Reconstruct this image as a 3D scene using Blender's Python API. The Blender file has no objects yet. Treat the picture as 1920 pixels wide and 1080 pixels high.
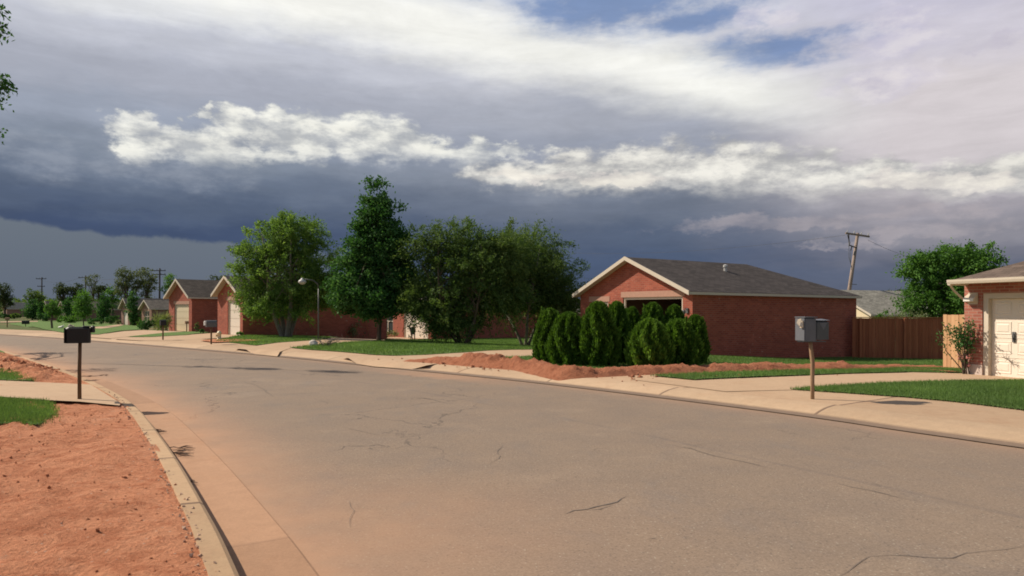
import bpy, math, random
import numpy as np
from mathutils import Vector, Matrix, noise as mnoise
from mathutils.geometry import delaunay_2d_cdt

random.seed(7)
rng = np.random.default_rng(7)
scene = bpy.context.scene
COL = scene.collection
R = math.radians

# ------------------------------------------------------------------ camera geometry (used to survey the place)
F, HZ, ROLL, H = 1280.0, 582.0, 0.0044, 1.65

def ray(x, y):
    u, v = x - 960.0, y - HZ
    return (u + ROLL * v) / F, (v - ROLL * u) / F

def at(x, y, Z):
    a, b = ray(x, y)
    return Vector((a * Z, Z, H - b * Z))

def flat(x, y, z=0.0):
    a, b = ray(x, y)
    Z = (H - z) / max(b, 1e-4)
    return (a * Z, Z)

# ------------------------------------------------------------------ street edges
R_PX = [(1919, 836), (1844, 825), (1678, 802), (1567, 785), (1375, 760), (1145, 732), (962, 711), (807, 696), (695, 685),
        (560, 671), (430, 660), (312, 650), (210, 642), (120, 635), (0, 627)]
L_PX = [(432, 1076), (399, 1007), (350, 913), (313, 852), (261, 780), (224, 752), (172, 724), (130, 706), (93, 693), (58, 681), (14, 666)]

def smooth(pts, n=4):
    p = [Vector((a[0], a[1])) for a in pts]
    out = []
    for i in range(len(p) - 1):
        p0, p1, p2, p3 = p[max(i - 1, 0)], p[i], p[i + 1], p[min(i + 2, len(p) - 1)]
        for k in range(n):
            t = k / n
            out.append(0.5 * ((2 * p1) + (-p0 + p2) * t + (2 * p0 - 5 * p1 + 4 * p2 - p3) * t * t + (-p0 + 3 * p1 - 3 * p2 + p3) * t ** 3))
    out.append(p[-1])
    return [(q.x, q.y) for q in out]

def relax(pts, it=3):
    p = np.array(pts)
    for _ in range(it):
        q = p.copy()
        q[1:-1] = 0.25 * p[:-2] + 0.5 * p[1:-1] + 0.25 * p[2:]
        p = q
    return [tuple(a) for a in p]

r0 = [flat(*p) for p in R_PX]
l0 = [flat(*p) for p in L_PX]
r0 = [(13.5, -2.5), (10.2, 3.2)] + r0 + [(-47, 51), (-66, 60), (-100, 70), (-170, 84), (-330, 110)]
l0 = [(2.2, -3.2), (0.2, 0.8)] + l0 + [(-24, 30), (-34, 37), (-50, 45), (-70, 52.5), (-104, 62), (-172, 76), (-330, 102)]
RE = relax(smooth(r0), 4)
LE = relax(smooth(l0), 4)
REa, LEa = np.array(RE), np.array(LE)

def pdist(P, poly):
    P = np.atleast_2d(P)
    best = np.full(len(P), 1e9)
    for i in range(len(poly) - 1):
        a, b = poly[i], poly[i + 1]
        ab = b - a
        t = np.clip(((P - a) @ ab) / max(ab @ ab, 1e-12), 0, 1)
        d = np.linalg.norm(P - (a + t[:, None] * ab), axis=1)
        best = np.minimum(best, d)
    return best

def pip(P, poly):
    P = np.atleast_2d(P)
    x, y = P[:, 0], P[:, 1]
    ins = np.zeros(len(P), bool)
    n = len(poly)
    for i in range(n):
        x1, y1 = poly[i]
        x2, y2 = poly[(i + 1) % n]
        c = ((y1 > y) != (y2 > y))
        with np.errstate(divide='ignore', invalid='ignore'):
            xi = (x2 - x1) * (y - y1) / (y2 - y1 + 1e-15) + x1
        ins ^= c & (x < xi)
    return ins

ROADPOLY = [tuple(p) for p in RE] + [tuple(p) for p in LE[::-1]]

def offset(poly, d):
    P = np.array(poly)
    T = np.gradient(P, axis=0)
    T /= np.linalg.norm(T, axis=1)[:, None]
    N = np.stack([T[:, 1], -T[:, 0]], 1)      # to the right of travel
    return [tuple(q) for q in P + N * d]

def zright(d):
    return np.interp(d, [0, .6, 6, 10.5, 17, 22, 30], [.13, .13, .13, .0, -.39, -.5, -.6])

def ground(P):
    P = np.atleast_2d(np.array(P, float))
    dr, dl = pdist(P, REa), pdist(P, LEa)
    z = np.where(dr < dl, zright(dr), .12 - .3 * np.clip((dl - 14) / 30, 0, 1))
    return np.where(pip(P, ROADPOLY), 0.0, z)

def g1(x, y):
    return float(ground([(x, y)])[0])

def G(x, y):
    z = .1
    for _ in range(6):
        X, Y = flat(x, y, z)
        z = g1(X, Y)
    return Vector((X, Y, z))

# ------------------------------------------------------------------ node helpers
def lin(c):
    return tuple(((v / 255) / 12.92 if v / 255 <= .04045 else ((v / 255 + .055) / 1.055) ** 2.4) for v in c) + (1,)

class NT:
    def __init__(s, tree):
        s.t = tree
        s.l = tree.links
    def n(s, typ, **kw):
        nd = s.t.nodes.new(typ)
        for k, v in kw.items():
            setattr(nd, k, v)
        return nd
    def put(s, sock, v):
        if isinstance(v, bpy.types.NodeSocket):
            s.l.new(v, sock)
        elif v is not None:
            if sock.type == 'RGBA' and not hasattr(v, '__len__'):
                v = (v, v, v, 1)
            if sock.type == 'RGBA' and len(v) == 3:
                v = tuple(v) + (1,)
            sock.default_value = v
    def m(s, op, a, b=None, c=None, clamp=False):
        nd = s.n('ShaderNodeMath', operation=op, use_clamp=clamp)
        s.put(nd.inputs[0], a)
        if b is not None: s.put(nd.inputs[1], b)
        if c is not None: s.put(nd.inputs[2], c)
        return nd.outputs[0]
    def mix(s, f, a, b, blend='MIX'):
        nd = s.n('ShaderNodeMix', data_type='RGBA', blend_type=blend)
        s.put(nd.inputs[0], f); s.put(nd.inputs[6], a); s.put(nd.inputs[7], b)
        return nd.outputs[2]
    def ss(s, v, lo, hi):
        nd = s.n('ShaderNodeMapRange', interpolation_type='SMOOTHSTEP')
        s.put(nd.inputs[0], v); s.put(nd.inputs[1], lo); s.put(nd.inputs[2], hi)
        return nd.outputs[0]
    def noise(s, vec, scale, detail=4, rough=.55, dist=0.0, out=0):
        nd = s.n('ShaderNodeTexNoise')
        if vec is not None: s.put(nd.inputs['Vector'], vec)
        s.put(nd.inputs['Scale'], scale); s.put(nd.inputs['Detail'], detail); s.put(nd.inputs['Roughness'], rough)
        s.put(nd.inputs['Distortion'], dist)
        return nd.outputs[out]
    def vor(s, vec, scale, feature='F1', out=0):
        nd = s.n('ShaderNodeTexVoronoi', feature=feature)
        if vec is not None: s.put(nd.inputs['Vector'], vec)
        s.put(nd.inputs['Scale'], scale)
        return nd.outputs[out]
    def ramp(s, f, stops, interp='LINEAR'):
        nd = s.n('ShaderNodeValToRGB')
        cr = nd.color_ramp
        cr.interpolation = interp
        while len(cr.elements) < len(stops):
            cr.elements.new(.5)
        for e, (p, c) in zip(cr.elements, stops):
            e.position = p
            e.color = c if hasattr(c, '__len__') else (c, c, c, 1)
        s.put(nd.inputs[0], f)
        return nd.outputs[0]
    def comb(s, x, y, z=0.0):
        nd = s.n('ShaderNodeCombineXYZ')
        s.put(nd.inputs[0], x); s.put(nd.inputs[1], y); s.put(nd.inputs[2], z)
        return nd.outputs[0]
    def sep(s, v):
        nd = s.n('ShaderNodeSeparateXYZ')
        s.put(nd.inputs[0], v)
        return nd.outputs
    def scale(s, v, k):
        nd = s.n('ShaderNodeVectorMath', operation='MULTIPLY')
        s.put(nd.inputs[0], v); s.put(nd.inputs[1], k if hasattr(k, '__len__') else (k, k, k))
        return nd.outputs[0]
    def vadd(s, a, b):
        nd = s.n('ShaderNodeVectorMath', operation='ADD')
        s.put(nd.inputs[0], a); s.put(nd.inputs[1], b)
        return nd.outputs[0]
    def coord(s, which='Object'):
        return s.n('ShaderNodeTexCoord').outputs[which]
    def pos(s):
        return s.n('ShaderNodeNewGeometry').outputs['Position']
    def attr(s, name, out='Fac'):
        return s.n('ShaderNodeAttribute', attribute_name=name).outputs[out]
    def bump(s, h, strength=.5, dist=.02):
        nd = s.n('ShaderNodeBump')
        s.put(nd.inputs['Height'], h); s.put(nd.inputs['Strength'], strength); s.put(nd.inputs['Distance'], dist)
        return nd.outputs[0]

def material(name, fn, rough=.85, spec=.3):
    mt = bpy.data.materials.new(name)
    mt.use_nodes = True
    nt = NT(mt.node_tree)
    b = mt.node_tree.nodes['Principled BSDF']
    b.inputs['Roughness'].default_value = rough
    b.inputs['Specular IOR Level'].default_value = spec
    r = fn(nt, b)
    if r is not None:
        col, nrm = r if isinstance(r, tuple) and len(r) == 2 and not isinstance(r[0], (int, float)) else (r, None)
        nt.put(b.inputs['Base Color'], col)
        if nrm is not None: nt.put(b.inputs['Normal'], nrm)
    return mt

M = {}
def plain(name, c, var=.15, sc=6.0, rough=.7, spec=.3, bump=.15):
    def fn(nt, b):
        p = nt.coord()
        n = nt.noise(p, sc, 6, .65)
        k = nt.m('MULTIPLY_ADD', n, 2 * var, 1 - var)
        n2 = nt.noise(p, sc * 8, 3)
        return nt.mix(1, c, nt.comb(k, k, k), 'MULTIPLY'), nt.bump(n2, bump, .01)
    M[name] = material(name, fn, rough, spec)
    return M[name]

def asphalt(nt, b):
    p = nt.pos()
    dust = nt.attr('dust')
    big = nt.noise(p, .18, 5, .6)
    med = nt.noise(p, 1.3, 6, .65)
    streak = nt.noise(nt.scale(p, (.9, .5, 1)), 1.1, 5, .7, .6)
    agg = nt.vor(p, 95, 'F1', 1)
    aggv = nt.sep(agg)[0]
    base = nt.mix(big, (.215, .159, .116, 1), (.275, .205, .149, 1))
    base = nt.mix(nt.m('MULTIPLY', nt.ss(med, .3, .75), .5), base, (.19, .150, .122, 1))
    base = nt.mix(nt.m('MULTIPLY', nt.ss(nt.noise(nt.vadd(p, (3, 9, 0)), .55, 7, .7), .52, .7), .3), base, (.36, .275, .20, 1))
    base = nt.mix(nt.m('MULTIPLY', nt.ss(streak, .52, .72), .34), base, (.17, .15, .14, 1))
    sp = nt.m('MULTIPLY_ADD', aggv, .36, .82)
    base = nt.mix(.8, base, nt.comb(sp, sp, sp), 'MULTIPLY')
    fine = nt.noise(p, 34, 4, .8)
    fk = nt.m('MULTIPLY_ADD', fine, .9, .55)
    base = nt.mix(.75, base, nt.comb(fk, fk, fk), 'MULTIPLY')
    # pale stones and dark pits
    st = nt.vor(p, 30, 'F1', 0)
    r1 = nt.sep(nt.vor(p, 30, 'F1', 1))[0]
    base = nt.mix(nt.m('MULTIPLY', nt.m('MULTIPLY', nt.ss(st, .26, .16), nt.ss(r1, .72, .75)), .38), base, (.50, .46, .37, 1))
    base = nt.mix(nt.m('MULTIPLY', nt.m('MULTIPLY', nt.ss(st, .3, .18), nt.ss(r1, .22, .2)), .6), base, (.09, .08, .075, 1))
    # cracks
    wp = nt.vadd(p, nt.scale(nt.noise(p, .9, 5, .6, out=1), 1.6))
    e1 = nt.vor(wp, .17, 'DISTANCE_TO_EDGE')
    e2 = nt.vor(nt.vadd(wp, (13, 7, 0)), .45, 'DISTANCE_TO_EDGE')
    gate = nt.ss(nt.noise(p, .22, 3), .47, .6)
    gate2 = nt.ss(nt.noise(nt.vadd(p, (40, 3, 0)), .3, 3), .52, .62)
    c1 = nt.m('MULTIPLY', nt.ss(e1, .005, .0012), gate)
    c2 = nt.m('MULTIPLY', nt.ss(e2, .011, .003), gate2)
    crack = nt.m('MAXIMUM', c1, c2)
    base = nt.mix(nt.m('MULTIPLY', crack, .62), base, (.07, .06, .055, 1))
    # long seam in the middle of the street
    seam = nt.m('ABSOLUTE', nt.m('ADD', nt.attr('across'), nt.m('MULTIPLY_ADD', nt.noise(p, .35, 4), .5, -.25)))
    sg = nt.m('MULTIPLY', nt.ss(seam, .11, .02), nt.ss(nt.noise(p, .5, 4), .38, .62))
    base = nt.mix(nt.m('MULTIPLY', sg, .33), base, (.12, .10, .095, 1))
    # tar drips
    tar = nt.ss(nt.noise(nt.scale(p, (.5, 1.3, 1)), 1.0, 5, .65, .8), .72, .78)
    base = nt.mix(nt.m('MULTIPLY', tar, .5), base, (.12, .11, .105, 1))
    # red earth washed over the road
    dn = nt.m('MULTIPLY', dust, nt.m('MULTIPLY_ADD', nt.noise(p, .8, 6, .7), 1.5, .15), clamp=True)
    base = nt.mix(dn, base, nt.mix(nt.noise(p, 5, 5), (.40, .22, .13, 1), (.46, .275, .17, 1)))
    h = nt.m('ADD', nt.m('MULTIPLY', aggv, .5), nt.m('MULTIPLY', crack, -2.0))
    return base, nt.bump(h, .35, .008)
M['asphalt'] = material('asphalt', asphalt, .9, .2)

def concrete_fn(c1, c2, joint=0.0, stain=.35, js=.7):
    def fn(nt, b):
        p = nt.pos()
        a = nt.noise(p, .5, 6, .65)
        base = nt.mix(a, c1, c2)
        base = nt.mix(nt.m('MULTIPLY', nt.ss(nt.noise(p, 1.7, 6, .7), .5, .75), stain), base, (.36, .20, .115, 1))
        f = nt.noise(p, 40, 4, .75)
        k = nt.m('MULTIPLY_ADD', f, .5, .75)
        base = nt.mix(.8, base, nt.comb(k, k, k), 'MULTIPLY')
        m2 = nt.noise(p, 6, 5, .7)
        k2 = nt.m('MULTIPLY_ADD', m2, .36, .82)
        base = nt.mix(1, base, nt.comb(k2, k2, k2), 'MULTIPLY')
        h = f
        if joint:
            uv = nt.sep(nt.coord('UV'))
            fr = nt.m('FRACT', nt.m('ADD', nt.m('DIVIDE', uv[0], joint), .37))
            j = nt.m('LESS_THAN', nt.m('ABSOLUTE', nt.m('SUBTRACT', fr, .5)), .0085 * 3.0 / joint)
            base = nt.mix(nt.m('MULTIPLY', j, js), base, (.10, .06, .045, 1))
            # worn or re-poured bays
            cell = nt.m('FLOOR', nt.m('ADD', nt.m('DIVIDE', uv[0], joint), -.13))
            wn = nt.n('ShaderNodeTexWhiteNoise', noise_dimensions='1D')
            nt.put(wn.inputs['W'], cell)
            k3 = nt.m('MULTIPLY_ADD', wn.outputs[0], .2, .9)
            base = nt.mix(1, base, nt.comb(k3, k3, k3), 'MULTIPLY')
            h = nt.m('SUBTRACT', f, nt.m('MULTIPLY', j, 3.0))
        return base, nt.bump(h, .25, .01)
    return fn
M['concrete'] = material('concrete', concrete_fn((.42, .285, .18, 1), (.50, .35, .225, 1), 0, .4), .9, .2)
M['walk'] = material('walk', concrete_fn((.42, .28, .175, 1), (.48, .335, .215, 1), 3.1, .45), .9, .2)
M['kerb'] = material('kerb', concrete_fn((.41, .28, .18, 1), (.50, .36, .235, 1), 3.1, .35), .9, .2)
M['kerb_old'] = material('kerb_old', concrete_fn((.42, .275, .16, 1), (.48, .325, .195, 1), 1.9, .6), .9, .2)
M['gutter'] = material('gutter', concrete_fn((.34, .20, .12, 1), (.42, .245, .15, 1), 4.2, .9, .15), .9, .2)

def dirt_fn(nt, b):
    p = nt.pos()
    a = nt.noise(p, .7, 6, .65)
    base = nt.mix(a, (.51, .195, .098, 1), (.61, .295, .168, 1))
    n2 = nt.noise(nt.scale(p, (1, 1.6, 1)), 5, 6, .75)
    base = nt.mix(nt.ss(n2, .45, .66), base, (.42, .155, .078, 1))
    n3 = nt.noise(p, 26, 5, .75)
    k = nt.m('MULTIPLY_ADD', n3, 1.2, .46)
    base = nt.mix(.9, base, nt.comb(k, k, k), 'MULTIPLY')
    n4 = nt.noise(nt.vadd(p, (7, 2, 0)), 1.9, 7, .72)
    base = nt.mix(nt.m('MULTIPLY', nt.ss(n4, .5, .62), .6), base, (.40, .145, .072, 1))
    base = nt.mix(nt.m('MULTIPLY', nt.ss(n4, .44, .3), .45), base, (.60, .35, .235, 1))
    v = nt.vor(p, 22, 'F1', 0)
    r1 = nt.sep(nt.vor(p, 22, 'F1', 1))[0]
    base = nt.mix(nt.m('MULTIPLY', nt.m('MULTIPLY', nt.ss(v, .25, .12), nt.ss(r1, .86, .88)), .7), base, (.58, .42, .32, 1))
    base = nt.mix(nt.m('MULTIPLY', nt.ss(nt.noise(p, .33, 4), .56, .7), .45), base, (.56, .31, .20, 1))
    h = nt.m('ADD', nt.m('MULTIPLY', n2, 1.2), n3)
    return base, nt.bump(h, .9, .05)
M['dirt'] = material('dirt', dirt_fn, .95, .1)

def ridge_fn(nt, b):
    p = nt.pos()
    a = nt.noise(p, 1.1, 6, .7)
    base = nt.mix(a, (.46, .165, .085, 1), (.56, .25, .145, 1))
    n2 = nt.noise(p, 6, 6, .75)
    base = nt.mix(nt.ss(n2, .45, .72), base, (.33, .11, .058, 1))
    n3 = nt.noise(p, 24, 5, .75)
    k = nt.m('MULTIPLY_ADD', n3, 1.0, .5)
    base = nt.mix(1, base, nt.comb(k, k, k), 'MULTIPLY')
    base = nt.mix(nt.m('MULTIPLY', nt.ss(nt.noise(p, .8, 5, .7), .6, .7), .4), base, (.55, .30, .19, 1))
    return base, nt.bump(nt.m('ADD', nt.m('MULTIPLY', n2, 1.5), n3), 1.0, .06)
M['ridge'] = material('ridge', ridge_fn, .95, .1)

def ground_fn(nt, b):
    p = nt.pos()
    a = nt.noise(p, .25, 6, .6)
    base = nt.mix(a, (.07, .10, .028, 1), (.115, .12, .045, 1))
    base = nt.mix(nt.ss(nt.noise(p, .11, 5, .6), .55, .68), base, (.25, .15, .08, 1))
    f = nt.noise(p, 14, 5, .7)
    k = nt.m('MULTIPLY_ADD', f, .8, .6)
    return nt.mix(1, base, nt.comb(k, k, k), 'MULTIPLY'), nt.bump(f, .6, .05)
M['ground'] = material('ground', ground_fn, .95, .1)

def lawn_fn(nt, b):
    p = nt.pos()
    a = nt.noise(p, .9, 6, .65)
    base = nt.mix(a, (.09, .16, .045, 1), (.135, .215, .062, 1))
    base = nt.mix(nt.m('MULTIPLY', nt.ss(nt.noise(p, .8, 6, .7), .5, .72), .6), base, (.19, .17, .065, 1))
    f = nt.noise(p, 22, 5, .8)
    k = nt.m('MULTIPLY_ADD', f, 1.1, .45)
    return nt.mix(1, base, nt.comb(k, k, k), 'MULTIPLY'), nt.bump(f, .9, .04)
M['lawn'] = material('lawn', lawn_fn, .95, .1)

def leafmat(name, c1, c2, c3, trans=.35, rough=.7):
    def fn(nt, b):
        t = nt.attr('tint')
        col = nt.ramp(t, [(0, c1 + (1,)), (.6, c2 + (1,)), (1, c3 + (1,))])
        nt.put(b.inputs['Base Color'], col)
        tr = nt.n('ShaderNodeBsdfTranslucent')
        nt.put(tr.inputs[0], nt.mix(1, col, (1.15, 1.2, .6, 1), 'MULTIPLY'))
        mx = nt.n('ShaderNodeMixShader')
        mx.inputs[0].default_value = trans
        nt.l.new(b.outputs[0], mx.inputs[1]); nt.l.new(tr.outputs[0], mx.inputs[2])
        out = [n for n in nt.t.nodes if n.type == 'OUTPUT_MATERIAL'][0]
        nt.l.new(mx.outputs[0], out.inputs[0])
    M[name] = material(name, fn, rough, .12)
leafmat('leaf_willow', (.09, .165, .04), (.15, .25, .06), (.235, .35, .10), .45)
leafmat('leaf_dark', (.03, .092, .024), (.055, .14, .038), (.12, .23, .085), .35)
leafmat('leaf_mesquite', (.06, .11, .032), (.105, .165, .045), (.18, .24, .08), .4)
leafmat('leaf_bright', (.06, .14, .026), (.10, .215, .042), (.155, .30, .07), .4)
leafmat('leaf_grey', (.12, .15, .07), (.20, .235, .12), (.30, .32, .18), .4)
leafmat('leaf_conifer', (.042, .095, .013), (.09, .175, .024), (.18, .30, .045), .35)
leafmat('leaf_far', (.035, .055, .022), (.06, .085, .034), (.10, .125, .055), .3)
leafmat('leaf_pale', (.085, .11, .05), (.13, .155, .075), (.18, .20, .10))
leafmat('grass_blade', (.105, .165, .055), (.135, .225, .065), (.20, .30, .095), .4)

def brick_fn(c1, c2, mort, wear=0.0):
    def fn(nt, b):
        uv = nt.coord('UV')
        bt = nt.n('ShaderNodeTexBrick')
        nt.put(bt.inputs['Vector'], uv)
        nt.put(bt.inputs['Color1'], c1); nt.put(bt.inputs['Color2'], c2); nt.put(bt.inputs['Mortar'], mort)
        bt.inputs['Scale'].default_value = 1
        bt.inputs['Brick Width'].default_value = .24
        bt.inputs['Row Height'].default_value = .08
        bt.inputs['Mortar Size'].default_value = .008
        bt.inputs['Bias'].default_value = -.1
        col = bt.outputs['Color']
        p = nt.coord()
        a = nt.noise(p, .9, 6, .65)
        k = nt.m('MULTIPLY_ADD', a, .7, .65)
        col = nt.mix(1, col, nt.comb(k, k, k), 'MULTIPLY')
        if wear:
            w = nt.m('MULTIPLY', nt.ss(nt.noise(p, 5.5, 6, .75), .58, .68), nt.ss(nt.noise(p, .45, 3), .45, .6))
            col = nt.mix(nt.m('MULTIPLY', w, wear), col, (.52, .36, .28, 1))
        return col, nt.bump(bt.outputs['Fac'], -.4, .008)
    return fn
M['brick'] = material('brick', brick_fn((.37, .098, .06, 1), (.255, .062, .042, 1), (.31, .15, .105, 1), .8), .9, .2)
M['brick_dark'] = material('brick_dark', brick_fn((.235, .08, .055, 1), (.17, .058, .042, 1), (.20, .115, .085, 1), .15), .9, .2)
M['brick_rose'] = material('brick_rose', brick_fn((.40, .145, .10, 1), (.28, .085, .062, 1), (.38, .25, .19, 1), .8), .9, .2)
M['brick_brown'] = material('brick_brown', brick_fn((.30, .16, .12, 1), (.22, .11, .08, 1), (.30, .22, .17, 1), .3), .9, .2)
def roof_fn(c):
    def fn(nt, b):
        uv = nt.coord('UV')
        bt = nt.n('ShaderNodeTexBrick')
        nt.put(bt.inputs['Vector'], uv)
        nt.put(bt.inputs['Color1'], tuple(v * 1.25 for v in c)); nt.put(bt.inputs['Color2'], tuple(v * .75 for v in c))
        nt.put(bt.inputs['Mortar'], tuple(v * .45 for v in c))
        bt.inputs['Scale'].default_value = 1
        bt.inputs['Brick Width'].default_value = .32
        bt.inputs['Row Height'].default_value = .145
        bt.inputs['Mortar Size'].default_value = .007
        p = nt.coord()
        a = nt.noise(p, 1.4, 6, .7)
        k = nt.m('MULTIPLY_ADD', a, .7, .65)
        g = nt.noise(p, 45, 3, .7)
        k2 = nt.m('MULTIPLY_ADD', g, .7, .65)
        col = nt.mix(1, bt.outputs['Color'], nt.comb(k, k, k), 'MULTIPLY')
        col = nt.mix(1, col, nt.comb(k2, k2, k2), 'MULTIPLY')
        return col, nt.bump(bt.outputs['Fac'], -.5, .01)
    return fn
M['shingle'] = material('shingle', roof_fn((.068, .057, .052)), .92, .2)
M['shingle_brown'] = material('shingle_brown', roof_fn((.092, .076, .062)), .92, .2)
M['shingle_umber'] = material('shingle_umber', roof_fn((.135, .10, .08)), .92, .2)
M['shingle_tan'] = material('shingle_tan', roof_fn((.20, .17, .135)), .92, .2)
M['shingle_grey'] = material('shingle_grey', roof_fn((.26, .245, .205)), .92, .2)

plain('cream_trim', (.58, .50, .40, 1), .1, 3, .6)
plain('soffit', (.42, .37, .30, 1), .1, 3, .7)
plain('white_door', (.74, .65, .54, 1), .06, 2, .5)
plain('yellow_door', (.66, .56, .38, 1), .06, 2, .55)
plain('lintel', (.42, .24, .175, 1), .2, 9, .9)
plain('dark_void', (.03, .024, .02, 1), .2, 3, .9)
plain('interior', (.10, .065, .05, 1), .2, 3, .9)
plain('black_paint', (.012, .012, .011, 1), .3, 9, .55, .4)
plain('grey_paint', (.12, .125, .14, 1), .25, 9, .5, .4)
plain('grey_paint_dark', (.07, .075, .082, 1), .3, 11, .4, .5)
plain('metal_dark', (.10, .10, .10, 1), .3, 9, .5, .5)
plain('paper', (.68, .56, .42, 1), .2, 20, .9)
plain('white_paint', (.75, .72, .66, 1), .1, 6, .5)
plain('galvanised', (.45, .44, .42, 1), .15, 9, .45, .5)
plain('hydrant_paint', (.72, .62, .38, 1), .1, 9, .5)
plain('rock', (.62, .56, .48, 1), .3, 9, .9)
plain('cream_siding', (.68, .56, .38, 1), .1, 3, .8)
plain('pebble', (.50, .33, .23, 1), .3, 30, .9)
plain('wire', (.06, .06, .065, 1), .1, 3, .6)
plain('twig', (.20, .14, .10, 1), .3, 12, .9)
plain('cut_stone', (.52, .42, .36, 1), .2, 6, .9)

def wood_fn(c1, c2, sc=(22, 22, 1.6)):
    def fn(nt, b):
        p = nt.coord()
        n = nt.noise(nt.scale(p, sc), 1.0, 6, .7, .6)
        col = nt.mix(nt.ss(n, .3, .72), c1, c2)
        n2 = nt.noise(p, 1.3, 4)
        k = nt.m('MULTIPLY_ADD', n2, .6, .7)
        return nt.mix(1, col, nt.comb(k, k, k), 'MULTIPLY'), nt.bump(n, .4, .008)
    return fn
M['post_wood'] = material('post_wood', wood_fn((.24, .15, .09, 1), (.40, .27, .17, 1)), .9, .15)
M['post_brown'] = material('post_brown', wood_fn((.10, .06, .035, 1), (.20, .12, .065, 1)), .9, .15)
M['pole_wood'] = material('pole_wood', wood_fn((.20, .15, .12, 1), (.34, .27, .23, 1), (9, 9, .6)), .9, .15)
M['pole_far'] = material('pole_far', wood_fn((.06, .055, .055, 1), (.10, .09, .09, 1), (9, 9, .6)), .9, .15)
M['bark'] = material('bark', wood_fn((.07, .05, .038, 1), (.17, .13, .10, 1), (11, 11, 2.2)), .95, .1)
M['bark_grey'] = material('bark_grey', wood_fn((.15, .125, .10, 1), (.27, .235, .20, 1), (11, 11, 2.2)), .95, .1)

def fence_fn(c1, c2, c3):
    def fn(nt, b):
        uv = nt.sep(nt.coord('UV'))
        wn = nt.n('ShaderNodeTexWhiteNoise', noise_dimensions='1D')
        nt.put(wn.inputs['W'], nt.m('FLOOR', nt.m('DIVIDE', uv[0], .145)))
        p = nt.coord()
        n = nt.noise(nt.scale(p, (18, 18, 1.2)), 1.0, 6, .7, .5)
        col = nt.mix(wn.outputs[0], c1, c2)
        col = nt.mix(nt.m('MULTIPLY', nt.ss(n, .45, .7), .6), col, c3)
        return col, nt.bump(n, .3, .006)
    return fn
M['fence_red'] = material('fence_red', fence_fn((.30, .10, .05, 1), (.40, .145, .073, 1), (.19, .065, .035, 1)), .9, .15)
M['fence_new'] = material('fence_new', fence_fn((.52, .29, .15, 1), (.62, .37, .20, 1), (.42, .22, .11, 1)), .9, .15)
M['glass'] = material('glass', lambda nt, b: (b.inputs['Base Color'].__setattr__('default_value', (.05, .06, .06, 1)), None)[1], .12, .6)

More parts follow.
